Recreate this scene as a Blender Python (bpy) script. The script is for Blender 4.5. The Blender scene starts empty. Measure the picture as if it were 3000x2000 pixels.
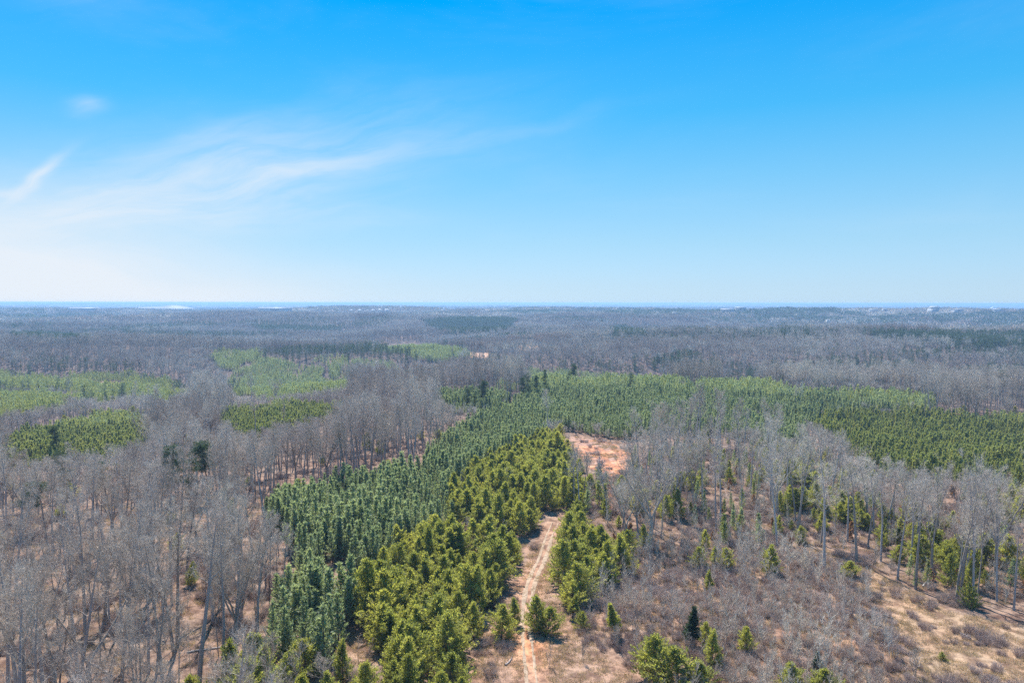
import bpy, math, random
import numpy as np
from mathutils import Vector

# ------------------------------------------------------------------ camera, sky, sun
S = bpy.context.scene
COL = S.collection
CAM_Z = 65.0
PITCH = 3.25
cam_d = bpy.data.cameras.new('camera'); cam = bpy.data.objects.new('camera', cam_d)
COL.objects.link(cam); S.camera = cam
cam_d.lens = 24.0; cam_d.sensor_width = 36.0
cam_d.clip_start = 0.5; cam_d.clip_end = 200000
cam.location = (0, 0, CAM_Z)
cam.rotation_euler = (math.radians(90 - PITCH), math.radians(-0.08), 0)

SUN_EL, SUN_AZ = 54.0, -16.0          # azimuth measured from +Y, negative = to the left
S.view_settings.view_transform = 'Standard'; S.view_settings.look = 'None'
S.view_settings.gamma = 1.0; S.view_settings.use_curve_mapping = False
S.view_settings.exposure = 1.0
S.render.engine = 'CYCLES'
S.cycles.use_denoising = False
S.cycles.max_bounces = 5; S.cycles.diffuse_bounces = 3; S.cycles.glossy_bounces = 1
S.cycles.transmission_bounces = 2; S.cycles.volume_bounces = 0
S.cycles.use_adaptive_sampling = True; S.cycles.adaptive_threshold = 0.02

W = bpy.data.worlds.new('World'); S.world = W; W.use_nodes = True
nt = W.node_tree; N = nt.nodes; L = nt.links
for n in list(N): N.remove(n)

class NB:
    """small node helper"""
    def __init__(s, tree): s.t = tree; s.N = tree.nodes; s.L = tree.links
    def put(s, sock, v):
        if isinstance(v, bpy.types.NodeSocket): s.L.new(v, sock)
        elif v is not None: sock.default_value = v
    def m(s, op, a, b=None, c=None, clamp=False):
        n = s.N.new('ShaderNodeMath'); n.operation = op; n.use_clamp = clamp
        s.put(n.inputs[0], a)
        if b is not None: s.put(n.inputs[1], b)
        if c is not None: s.put(n.inputs[2], c)
        return n.outputs[0]
    def sm(s, v, a, b, lo=0.0, hi=1.0):
        n = s.N.new('ShaderNodeMapRange'); n.interpolation_type = 'SMOOTHSTEP'
        s.put(n.inputs[0], v); n.inputs[1].default_value = a; n.inputs[2].default_value = b
        n.inputs[3].default_value = lo; n.inputs[4].default_value = hi
        return n.outputs[0]
    def mix(s, f, a, b, bt='MIX'):
        n = s.N.new('ShaderNodeMix'); n.data_type = 'RGBA'; n.blend_type = bt
        s.put(n.inputs[0], f)
        for k, v in ((6, a), (7, b)):
            if isinstance(v, tuple) and len(v) == 3: v = (*v, 1)
            s.put(n.inputs[k], v)
        return n.outputs[2]
    def noise(s, vec, scale, detail=4, rough=0.55, dist=0.0):
        n = s.N.new('ShaderNodeTexNoise'); s.put(n.inputs['Vector'], vec)
        n.inputs['Scale'].default_value = scale; n.inputs['Detail'].default_value = detail
        n.inputs['Roughness'].default_value = rough; n.inputs['Distortion'].default_value = dist
        return n.outputs['Fac']
    def vec(s, x, y, z=0.0):
        n = s.N.new('ShaderNodeCombineXYZ'); s.put(n.inputs[0], x); s.put(n.inputs[1], y); s.put(n.inputs[2], z)
        return n.outputs[0]
    def ramp(s, f, stops, interp='LINEAR'):
        n = s.N.new('ShaderNodeValToRGB'); s.put(n.inputs[0], f); cr = n.color_ramp; cr.interpolation = interp
        while len(cr.elements) < len(stops): cr.elements.new(0.5)
        for e, (p, c) in zip(cr.elements, stops): e.position = p; e.color = (*c, 1)
        return n.outputs[0]

def build_world():
    b = NB(nt)
    sky = N.new('ShaderNodeTexSky'); sky.sky_type = 'NISHITA'; sky.sun_disc = False
    sky.sun_elevation = math.radians(SUN_EL); sky.sun_rotation = math.radians(SUN_AZ)
    sky.altitude = 250; sky.air_density = 1.0; sky.dust_density = 1.0; sky.ozone_density = 2.0
    tc = N.new('ShaderNodeTexCoord')
    sp = N.new('ShaderNodeSeparateXYZ'); L.new(tc.outputs['Generated'], sp.inputs[0])
    x, y, z = sp.outputs
    el = b.m('MULTIPLY', b.m('ARCSINE', z), 57.29578)
    az = b.m('MULTIPLY', b.m('ARCTAN2', x, y), 57.29578)
    # a clear late-winter sky: deep saturated blue overhead, pale at the horizon
    tint = b.ramp(b.m('DIVIDE', b.m('MAXIMUM', el, 0.0), 40.0), SKY_TINT)
    col = b.mix(1.0, sky.outputs[0], tint, 'MULTIPLY')
    veil0 = b.ramp(b.m('DIVIDE', b.m('MAXIMUM', el, 0.0), 40.0), SKY_FLAT)
    veil0 = b.mix(1.0, veil0, (7.9, 7.9, 7.9), 'MULTIPLY')
    col = b.mix(0.7, col, veil0)
    # thin high cloud: long streaks, a plume low on the sun's side and two small puffs
    warp = b.noise(b.vec(b.m('MULTIPLY', az, 0.09), b.m('MULTIPLY', el, 0.2)), 1.0, 3)
    el2 = b.m('ADD', el, b.m('MULTIPLY', b.m('SUBTRACT', warp, 0.5), 3.0))
    def along(azc, elc, slope, w, l):
        du = b.m('SUBTRACT', az, azc); dv = b.m('SUBTRACT', el2, elc)
        ca, sa = math.cos(slope), math.sin(slope)
        u = b.m('ADD', b.m('MULTIPLY', du, ca), b.m('MULTIPLY', dv, sa))
        v = b.m('SUBTRACT', b.m('MULTIPLY', dv, ca), b.m('MULTIPLY', du, sa))
        g = b.m('ADD', b.m('POWER', b.m('ABSOLUTE', b.m('DIVIDE', u, l)), 2.0), b.m('POWER', b.m('ABSOLUTE', b.m('DIVIDE', v, w)), 2.0))
        return b.m('EXPONENT', b.m('MULTIPLY', g, -1.0)), u, v
    total = None
    for azc, elc, sl, w, l, amp in CLOUDS:
        g, u, v = along(azc, elc, math.radians(sl), w, l)
        nz = b.noise(b.vec(b.m('MULTIPLY', u, 0.12), b.m('MULTIPLY', v, 0.8), azc), 1.0, 7, 0.62, 0.5)
        k = b.m('MULTIPLY', b.m('MULTIPLY', g, b.sm(nz, 0.1, 0.75) if w < 5 else b.sm(nz, -.6, 0.6)), amp * .85)
        total = k if total is None else b.m('ADD', total, k)
    # fine structure of the faint high veil everywhere
    veil = b.noise(b.vec(b.m('MULTIPLY', az, 0.035), b.m('MULTIPLY', el, 0.12)), 1.0, 6, 0.6, 0.4)
    total = b.m('ADD', total, b.m('MULTIPLY', b.sm(veil, 0.45, 0.8), 0.10))
    total = b.m('MINIMUM', total, 0.88)
    col = b.mix(total, col, CLOUD_COL)
    bg = N.new('ShaderNodeBackground'); L.new(col, bg.inputs[0]); bg.inputs[1].default_value = 0.063
    out = N.new('ShaderNodeOutputWorld'); L.new(bg.outputs[0], out.inputs[0])

SKY_TINT = [(0.0, (.60, .94, 1.60)), (0.035, (.54, .77, 1.25)), (0.12, (.47, .71, .97)), (0.25, (.38, .72, .96)), (0.375, (.19, .68, 1.0)), (0.575, (.0, .60, 1.06)), (1.0, (.05, .55, 1.0))]
SKY_FLAT = [(0.0, (.62, .83, .98)), (0.125, (.42, .76, 1.0)), (0.25, (.22, .66, 1.02)), (0.375, (.07, .56, 1.04)), (0.575, (.0, .43, 1.06)), (1.0, (.02, .34, .9))]
CLOUD_COL = (6.75, 7.1, 7.6)
CLOUDS = [  # azimuth, elevation, slope, half width, half length, strength
    (-22.0, 9.4, 14, 3.4, 16, 0.50), (-25.0, 10.0, 22, 1.5, 9, 0.30), (-9.0, 12.0, 11, 0.75, 14, 0.22), (-17.0, 10.4, 17, 0.8, 9, 0.22), (-24.0, 12.2, 20, 0.6, 6, 0.2),
    (-34.4, 8.7, 44, 0.33, 2.2, 0.8), (-36.6, 7.5, 5, 0.3, 1.6, 0.5), (-31.4, 13.6, 18, 0.6, 1.1, 0.40), (-29.0, 6.6, 3, 1.6, 14, 0.35),
    (-41.0, -2.2, -8, 6.6, 30, 2.3), (-14.0, 6.5, 3, 0.9, 7, 0.20), (-31.0, 21.0, 20, 2.0, 4, 0.12),
]
build_world()

sun_d = bpy.data.lights.new('sun', 'SUN'); sun = bpy.data.objects.new('sun', sun_d); COL.objects.link(sun)
sun_d.energy = 4.8; sun_d.angle = math.radians(0.53); sun_d.color = (1.0, 0.95, 0.88)
_e, _a = math.radians(SUN_EL), math.radians(SUN_AZ)
sdir = Vector((math.sin(_a) * math.cos(_e), math.cos(_a) * math.cos(_e), math.sin(_e)))
sun.rotation_euler = sdir.to_track_quat('Z', 'Y').to_euler()
sun.location = (0, 0, 300)

# ------------------------------------------------------------------ noise and terrain
rng = np.random.default_rng(11)
_TAB = np.random.default_rng(5).random((256, 256)) * 2 - 1
def vnoise(x, y):
    xi = np.floor(x).astype(int); yi = np.floor(y).astype(int); fx = x - xi; fy = y - yi
    fx = fx * fx * fx * (fx * (fx * 6 - 15) + 10); fy = fy * fy * fy * (fy * (fy * 6 - 15) + 10)
    g = lambda a, c: _TAB[a & 255, c & 255]
    a = g(xi, yi) * (1 - fx) + g(xi + 1, yi) * fx; c = g(xi, yi + 1) * (1 - fx) + g(xi + 1, yi + 1) * fx
    return a * (1 - fy) + c * fy
def fbm(x, y, o=4, seed=0):
    s = 0; a = 1.0; t = 0
    for k in range(o):
        s = s + a * vnoise(x + 17.3 * k + seed, y - 9.1 * k + seed * 1.7); t += a; a *= 0.5; x = x * 2.03; y = y * 2.03
    return s / t * 1.6
def sstep(v, a, b):
    t = np.clip((v - a) / (b - a), 0, 1); return t * t * (3 - 2 * t)
def G(x, y, cx, cy, sx, sy): return np.exp(-((x - cx) / sx) ** 2 - ((y - cy) / sy) ** 2)

def height(x, y, fine=True):
    x = np.asarray(x, float); y = np.asarray(y, float)
    d = np.hypot(x, y)
    w = sstep(d, 420, 1100)
    z = w * 38 * fbm(x / 1400, y / 640, 4, 3.0) * (1 - .45 * sstep(d, 3200, 6000)) - 8 * sstep(d, 3400, 6500) + 6 * sstep(d, 2200, 3200) - 15 * sstep(d, 560, 950)
    z = z + sstep(d, 4500, 9000) * 20 * fbm(x / 5200, y / 2600, 3, 8.0)
    z = z - 21 * G(x, y, -300, 500, 200, 230)
    z = z - 26 * G(x, y, 100, 850, 1000, 160)
    z = z - 13 * G(x, y, 290, 380, 190, 120)
    z = z + 30 * G(x, y, 620, 1230, 560, 190) - 24 * G(x, y, 600, 1900, 1200, 260) - 22 * G(x, y, -500, 1500, 420, 200)
    z = z + 18 * G(x, y, -760, 1160, 420, 170)
    z = z + 22 * G(x, y, -40, 1800, 520, 170) + 20 * G(x, y, -1100, 2300, 900, 200) + 20 * G(x, y, 1500, 2900, 1200, 260)
    z = z + w * 0 + 26 * G(x, y, -9500, 20500, 2600, 900) + 30 * G(x, y, -15500, 26000, 5200, 1200) + 22 * G(x, y, 12000, 27000, 9000, 1500)
    z = z + 1.8 * fbm(x / 75, y / 75, 3, 21.0) * sstep(d, 60, 220)
    z = z + 5 * G(x, y, -95, 85, 60, 60)
    if fine:
        z = z + 0.30 * fbm(x / 5, y / 5, 3, 31.0) * (1 - sstep(d, 500, 900))
    return np.where(z > 18, 18 + 16 * np.tanh((z - 18) / 16), z)

# pixels of the 2352 x 1568 picture -> points on the ground
CM = cam.rotation_euler.to_matrix()
def ray(px, py):
    v = CM @ Vector(((px - 1176) / 1568.0, -(py - 784) / 1568.0, -1.0)); v.normalize(); return v
_T = 60 * np.exp(np.arange(0, 6.6, 0.0025))
def ground_at(px, py, up=0.0):
    v = ray(px, py)
    X, Y, Z = v.x * _T, v.y * _T, CAM_Z + v.z * _T
    h = height(X, Y, False) + up
    i = np.argmax(Z < h)
    if not (Z < h).any(): i = len(_T) - 1
    return X[i], Y[i]
def pixel_of(x, y, z):
    M = np.array(CM); p = np.stack([x, y, z - CAM_Z], -1) @ M
    return 1176 + 1568 * p[..., 0] / -p[..., 2], 784 - 1568 * p[..., 1] / -p[..., 2]
def plan(poly, up=0.0, step=25):
    out = []
    for (a, c), (e, f) in zip(poly, poly[1:] + poly[:1]):
        n = max(1, int(math.hypot(e - a, f - c) / step))
        for k in range(n):
            t = k / n; out.append(ground_at(a + (e - a) * t, c + (f - c) * t, up))
    return np.array(out)
def inside(P, x, y):
    r = np.zeros(x.shape, bool)
    lo, hi = P.min(0), P.max(0)
    m = (x >= lo[0]) & (x <= hi[0]) & (y >= lo[1]) & (y <= hi[1])
    xs, ys = x[m], y[m]; q = np.zeros(xs.shape, bool); j = len(P) - 1
    for i in range(len(P)):
        xi, yi = P[i]; xj, yj = P[j]
        if yi != yj:
            q ^= ((yi > ys) != (yj > ys)) & (xs < (xj - xi) * (ys - yi) / (yj - yi) + xi)
        j = i
    r[m] = q; return r

PINE_UP, CED_UP = 5.0, 3.5
BLUE = [  # blue-green young pines
    plan([(590, 1160), (700, 1125), (800, 1100), (960, 1085), (1000, 1015), (1060, 975), (1120, 940), (1200, 905), (1230, 870), (1200, 852), (1290, 845),
          (1420, 850), (1500, 852), (1568, 885), (1700, 872), (1800, 882), (1870, 902), (1990, 897), (2121, 903), (2110, 935), (1940, 935), (1880, 950), (1850, 965),
          (1850, 1010), (1780, 1010), (1700, 990), (1600, 985), (1520, 980), (1450, 990), (1400, 985), (1330, 972), (1262, 975), (1240, 1015), (1177, 1026), (1084, 1080),
          (1031, 1118), (1031, 1180), (971, 1214), (911, 1241), (861, 1284), (834, 1331), (808, 1410), (750, 1480), (700, 1492), (633, 1491),
          (627, 1447), (643, 1351), (672, 1270), (640, 1200)], PINE_UP),
    plan([(990, 905), (1060, 895), (1180, 905), (1130, 935), (1040, 935)], PINE_UP),
    plan([(480, 808), (575, 800), (620, 824), (700, 842), (800, 870), (800, 888), (640, 910), (540, 910), (505, 853)], PINE_UP),
    plan([(725, 825), (784, 816), (867, 830), (984, 853), (900, 865), (784, 863)], PINE_UP),
    plan([(864, 786), (957, 783), (1030, 800), (1084, 816), (1050, 826), (960, 818), (877, 810)], PINE_UP),
]
YELLOW = [  # yellow-green young pines
    plan([(1858, 963), (1935, 943), (2100, 940), (2360, 955), (2420, 960), (2420, 1110), (2300, 1090), (2130, 1075), (2001, 1050), (1930, 1010)], PINE_UP),
    plan([(-60, 853), (133, 850), (300, 863), (433, 880), (430, 903), (383, 920), (300, 905), (250, 923), (150, 913), (140, 890), (60, 890), (-60, 880)], PINE_UP),
    plan([(-60, 900), (40, 897), (133, 903), (160, 923), (50, 946), (-60, 965)], PINE_UP),
    plan([(0, 1003), (133, 966), (250, 952), (335, 950), (345, 1020), (240, 1045), (20, 1055)], PINE_UP),
    plan([(480, 955), (567, 936), (660, 926), (800, 926), (760, 955), (640, 980), (560, 1000)], PINE_UP),
]
CEDAR = [
    plan([(1251, 1000), (1297, 1010), (1331, 1066), (1340, 1110), (1331, 1140), (1284, 1190), (1241, 1240), (1184, 1228), (1134, 1210), (1084, 1215), (1031, 1198), (1031, 1118), (1084, 1080), (1177, 1026)], CED_UP),
    plan([(971, 1218), (1037, 1214), (1100, 1235), (1194, 1236), (1214, 1254), (1204, 1311), (1167, 1356), (1124, 1390), (1117, 1425), (1091, 1456), (1097, 1528), (1071, 1600),
          (760, 1700), (700, 1640), (780, 1550), (860, 1530), (880, 1480), (840, 1440), (814, 1430), (834, 1331), (861, 1284), (911, 1241)], CED_UP),
    plan([(460, 1600), (500, 1545), (560, 1515), (640, 1495), (700, 1505), (715, 1560), (690, 1640), (520, 1700)], CED_UP),
    plan([(1284, 1188), (1324, 1168), (1347, 1221), (1401, 1240), (1440, 1236), (1465, 1245), (1431, 1290), (1401, 1318), (1351, 1335), (1330, 1380), (1300, 1385), (1276, 1355), (1263, 1311), (1277, 1231)], CED_UP),
]
TALLPINE = [
    plan([(964, 736), (1050, 730), (1184, 732), (1165, 757), (1100, 765), (1017, 762)], 12), plan([(1394, 748), (1440, 748), (1485, 762), (1470, 772), (1410, 766)], 12),
    plan([(1995, 764), (2050, 762), (2200, 772), (2306, 780), (2330, 792), (2240, 788), (2100, 780), (2010, 774)], 12), plan([(15, 768), (100, 764), (217, 772), (200, 782), (40, 780)], 12),
    plan([(280, 764), (433, 768), (420, 776), (290, 774)], 12), plan([(567, 748), (784, 750), (784, 762), (600, 762)], 12), plan([(1480, 830), (1560, 808), (1620, 815), (1560, 835)], 12),
]
OPEN = [
    plan([(1262, 1008), (1340, 1003), (1400, 1018), (1448, 1040), (1470, 1068), (1440, 1090), (1375, 1084), (1345, 1062), (1318, 1040), (1300, 1030)]),
    plan([(1380, 1085), (1425, 1085), (1420, 1180), (1396, 1180)]),
    plan([(1010, 1214), (1060, 1206), (1120, 1218), (1200, 1236), (1222, 1262), (1150, 1262), (1090, 1250), (1030, 1250)]),
    plan([(1097, 1700), (1091, 1471), (1127, 1410), (1167, 1366), (1204, 1325), (1216, 1262), (1245, 1245), (1279, 1196), (1290, 1196), (1267, 1270), (1261, 1325), (1277, 1362),
          (1300, 1400), (1340, 1450), (1420, 1500), (1480, 1560), (1500, 1750), (1300, 1800)]),
    plan([(1818, 1262), (1901, 1262), (2000, 1305), (2201, 1412), (2360, 1440), (2480, 1500), (2520, 1750), (2200, 1700), (2135, 1568), (2068, 1474), (1998, 1418), (1985, 1364), (1901, 1311)]),
    plan([(1801, 842), (1850, 850), (1945, 878), (1900, 884), (1850, 868)], 2),
    plan([(190, 876), (285, 874), (285, 889), (225, 888)], 2), plan([(1184, 790), (1227, 788), (1240, 803), (1190, 803)], 2), plan([(1072, 806), (1124, 808), (1122, 820), (1080, 818)], 2),
    plan([(1030, 778), (1065, 777), (1070, 786), (1025, 786)], 0),
    plan([(784, 1460), (840, 1448), (867, 1480), (860, 1525), (784, 1540)]),
]
SAPL = plan([(1290, 1330), (1350, 1345), (1420, 1330), (1480, 1262), (1560, 1245), (1720, 1250), (1818, 1262), (1901, 1311), (1985, 1364), (1998, 1418), (2068, 1474), (2135, 1568), (2200, 1700), (1500, 1700), (1470, 1540), (1400, 1480), (1340, 1440), (1300, 1390)])
MIXED = plan([(1340, 1120), (1420, 1090), (1500, 1040), (1640, 1020), (1850, 1030), (2000, 1060), (2200, 1090), (2440, 1120), (2440, 1400), (2352, 1385), (2201, 1400), (2000, 1305), (1901, 1262), (1818, 1262), (1480, 1262), (1400, 1240), (1350, 1220)])

# ------------------------------------------------------------------ materials
def new_mat(name):
    m = bpy.data.materials.new(name); m.use_nodes = True; t = m.node_tree
    for n in list(t.nodes): t.nodes.remove(n)
    return m, NB(t)
def finish(m, b, shader):
    o = b.N.new('ShaderNodeOutputMaterial'); b.L.new(shader, o.inputs[0]); return m
def principled(b, col, rough=0.8, spec=0.2, normal=None):
    p = b.N.new('ShaderNodeBsdfPrincipled'); b.put(p.inputs['Base Color'], col if not isinstance(col, tuple) else (*col, 1))
    p.inputs['Roughness'].default_value = rough; p.inputs['Specular IOR Level'].default_value = spec
    if normal: b.L.new(normal, p.inputs['Normal'])
    return p.outputs[0]
def pos(b): return b.N.new('ShaderNodeNewGeometry').outputs['Position']
def rnd(b): return b.N.new('ShaderNodeObjectInfo').outputs['Random']

def foliage_mat(name, cols, trans=0.35, spec=0.25):
    m, b = new_mat(name)
    big = b.noise(pos(b), 0.02, 3)
    c = b.ramp(b.m('ADD', b.m('MULTIPLY', rnd(b), 0.65), b.m('MULTIPLY', big, 0.35)), [(i / (len(cols) - 1), c) for i, c in enumerate(cols)])
    small = b.noise(pos(b), 1.7, 2)
    c = b.mix(b.sm(small, 0.3, 0.7), b.mix(1.0, c, (0.72, 0.72, 0.72), 'MULTIPLY'), b.mix(1.0, c, (1.25, 1.22, 1.1), 'MULTIPLY'))
    p = principled(b, c, 0.55, spec)
    t = b.N.new('ShaderNodeBsdfTranslucent'); b.L.new(b.mix(1.0, c, (1.35, 1.4, 0.8), 'MULTIPLY'), t.inputs[0])
    x = b.N.new('ShaderNodeMixShader'); x.inputs[0].default_value = trans; b.L.new(p, x.inputs[1]); b.L.new(t.outputs[0], x.inputs[2])
    return finish(m, b, x.outputs[0])
def bark_mat(name, cols, scale=3.0, rough=0.85, spec=0.25):
    m, b = new_mat(name)
    v = b.N.new('ShaderNodeVectorMath'); v.operation = 'MULTIPLY'; b.L.new(pos(b), v.inputs[0]); v.inputs[1].default_value = (1, 1, 0.25)
    n = b.noise(v.outputs[0], scale, 4, 0.7)
    c = b.ramp(b.m('ADD', b.m('MULTIPLY', rnd(b), 0.55), b.m('MULTIPLY', n, 0.45)), [(i / (len(cols) - 1), c) for i, c in enumerate(cols)])
    big = b.noise(pos(b), 0.0045, 3, .6)      # stands of different kinds of tree
    c = b.mix(b.sm(big, .38, .62), b.mix(1.0, c, (.80, .72, .69), 'MULTIPLY'), b.mix(1.0, c, (1.08, 1.08, 1.08), 'MULTIPLY'))
    mid = b.noise(pos(b), 0.03, 2, .6)
    c = b.mix(b.sm(mid, .35, .65), b.mix(1.0, c, (.84, .82, .86), 'MULTIPLY'), c)
    return finish(m, b, principled(b, c, rough, spec))

M = dict(
    bark=bark_mat('grey bark', [(0.18, 0.16, 0.135), (0.34, 0.31, 0.27), (0.55, 0.51, 0.455)]),
    twig=bark_mat('bare twigs', [(0.40, 0.345, 0.265), (0.60, 0.54, 0.44), (0.75, 0.70, 0.59)], 1.2, 0.6, 0.4),
    palebark=bark_mat('pale bark', [(0.36, 0.34, 0.32), (0.46, 0.44, 0.42)], 2.0, 0.6, 0.4),
    brush=bark_mat('brown brush twigs', [(0.33, 0.24, 0.19), (0.48, 0.38, 0.31), (0.62, 0.54, 0.47)], 0.6, 0.6, 0.3),
    pbark=bark_mat('pine bark', [(0.09, 0.065, 0.05), (0.16, 0.12, 0.095)]),
    cedar=foliage_mat('olive cedar sprays', [(0.24, 0.255, 0.08), (0.34, 0.34, 0.10), (0.45, 0.425, 0.13)], .55),
    blue=foliage_mat('blue green pine needles', [(0.22, 0.275, 0.175), (0.33, 0.38, 0.255), (0.45, 0.485, 0.325)], 0.45, 0.4),
    yellow=foliage_mat('yellow green pine needles', [(0.20, 0.24, 0.10), (0.31, 0.335, 0.135), (0.42, 0.41, 0.175)], 0.45, 0.3),
    dark=foliage_mat('dark pine needles', [(0.04, 0.07, 0.038), (0.06, 0.095, 0.045), (0.09, 0.12, 0.05)], 0.3),
    russet=foliage_mat('dry russet leaves', [(0.26, 0.13, 0.07), (0.40, 0.23, 0.13)], 0.3),
    straw=foliage_mat('dry straw', [(0.30, 0.21, 0.15), (0.42, 0.31, 0.22), (0.52, 0.41, 0.29)], 0.25, 0.2),
)
def plain(name, c, rough=0.6, spec=0.4):
    m, b = new_mat(name)
    n = b.noise(pos(b), 0.6, 4)
    return finish(m, b, principled(b, b.mix(b.sm(n, 0.3, 0.7), tuple(k * 0.85 for k in c), c), rough, spec))

# ------------------------------------------------------------------ mesh helpers
class Mesh:
    def __init__(s): s.V = []; s.F = []; s.n = 0
    def add(s, v, f):
        v = np.asarray(v, np.float32).reshape(-1, 3); f = np.asarray(f, np.int32).reshape(-1, 3)
        s.V.append(v); s.F.append(f + s.n); s.n += len(v)
    def tube(s, pts, rad, sides=5):
        pts = np.asarray(pts, float); n = len(pts)
        t = np.gradient(pts, axis=0); t /= np.linalg.norm(t, axis=1)[:, None] + 1e-9
        ref = np.array([1.0, 0, 0]) if abs(t[0][0]) < 0.8 else np.array([0, 1.0, 0])
        u = np.cross(t, ref); u /= np.linalg.norm(u, axis=1)[:, None]; w = np.cross(t, u)
        a = np.arange(sides) * 2 * math.pi / sides
        ring = pts[:, None] + np.asarray(rad)[:, None, None] * (u[:, None] * np.cos(a)[None, :, None] + w[:, None] * np.sin(a)[None, :, None])
        F = []
        for i in range(n - 1):
            for k in range(sides):
                p, q = i * sides + k, i * sides + (k + 1) % sides
                F += [(p, q, q + sides), (p, q + sides, p + sides)]
        s.add(ring.reshape(-1, 3), F)
    def blades(s, base, d, length, width, r, bent=0.0):
        """thin tapering triangles from base along d"""
        n = len(base); d = d / (np.linalg.norm(d, axis=1)[:, None] + 1e-9)
        o = np.cross(d, r.normal(size=(n, 3))); o /= np.linalg.norm(o, axis=1)[:, None] + 1e-9
        w = (np.ones(n) * width)[:, None] * 0.5; l = (np.ones(n) * length)[:, None]
        tip = base + d * l; tip[:, 2] += bent * l[:, 0]
        V = np.stack([base - o * w, base + o * w, tip], 1)
        s.add(V.reshape(-1, 3), np.arange(3 * n).reshape(-1, 3))
    def leaves(s, base, d, length, width, r, face=None):
        """kite shaped sprays: two triangles, their flat side turned roughly outward and up"""
        n = len(base); d = d / (np.linalg.norm(d, axis=1)[:, None] + 1e-9)
        q = r.normal(size=(n, 3))
        if face is not None: q = q * 0.55 + face
        o = np.cross(d, q); o /= np.linalg.norm(o, axis=1)[:, None] + 1e-9
        w = (np.ones(n) * width)[:, None] * 0.5; l = (np.ones(n) * length)[:, None]
        m = base + d * l * 0.4
        V = np.stack([base, m - o * w, m + o * w, base + d * l], 1)
        i = np.arange(n)[:, None] * 4
        s.add(V.reshape(-1, 3), np.concatenate([i + [0, 1, 2], i + [1, 3, 2]], 0))
    def quad(s, a, b_, c, d): s.add([a, b_, c, d], [(0, 1, 2), (0, 2, 3)])
    def box(s, x0, x1, y0, y1, z0, z1):
        v = [(x, y, z) for z in (z0, z1) for y in (y0, y1) for x in (x0, x1)]
        s.add(v, [(0, 2, 1), (1, 2, 3), (4, 5, 6), (5, 7, 6), (0, 1, 4), (1, 5, 4), (2, 6, 3), (3, 6, 7), (0, 4, 2), (2, 4, 6), (1, 3, 5), (3, 7, 5)])
    def data(s, name, mat, smooth=False):
        v = np.concatenate(s.V); f = np.concatenate(s.F)
        me = bpy.data.meshes.new(name); me.vertices.add(len(v)); me.vertices.foreach_set('co', v.ravel())
        me.loops.add(f.size); me.loops.foreach_set('vertex_index', f.ravel())
        me.polygons.add(len(f)); me.polygons.foreach_set('loop_start', np.arange(0, f.size, 3, dtype=np.int32))
        me.polygons.foreach_set('loop_total', np.full(len(f), 3, np.int32))
        if smooth: me.polygons.foreach_set('use_smooth', np.ones(len(f), bool))
        me.update(calc_edges=True)
        if mat: me.materials.append(mat)
        return me
def link(name, me, parent=None):
    o = bpy.data.objects.new(name, me); COL.objects.link(o); o.parent = parent; return o
def tag(o, label=None, cat=None, group=None, kind=None):
    if label: o['label'] = label
    if cat: o['category'] = cat
    if group: o['group'] = group
    if kind: o['kind'] = kind
    return o

# ------------------------------------------------------------------ plant builders: each returns (trunk mesh, crown mesh)
def polyline(p, d, length, n, r, curl=0.0, jit=0.12):
    pts = [p]; d = d / np.linalg.norm(d)
    for _ in range(n):
        d = d + r.normal(size=3) * jit; d[2] += curl; d = d / np.linalg.norm(d); pts.append(pts[-1] + d * length / n)
    return np.array(pts)
def sph(az, el): return np.array([math.cos(az) * math.cos(el), math.sin(az) * math.cos(el), math.sin(el)])

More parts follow.
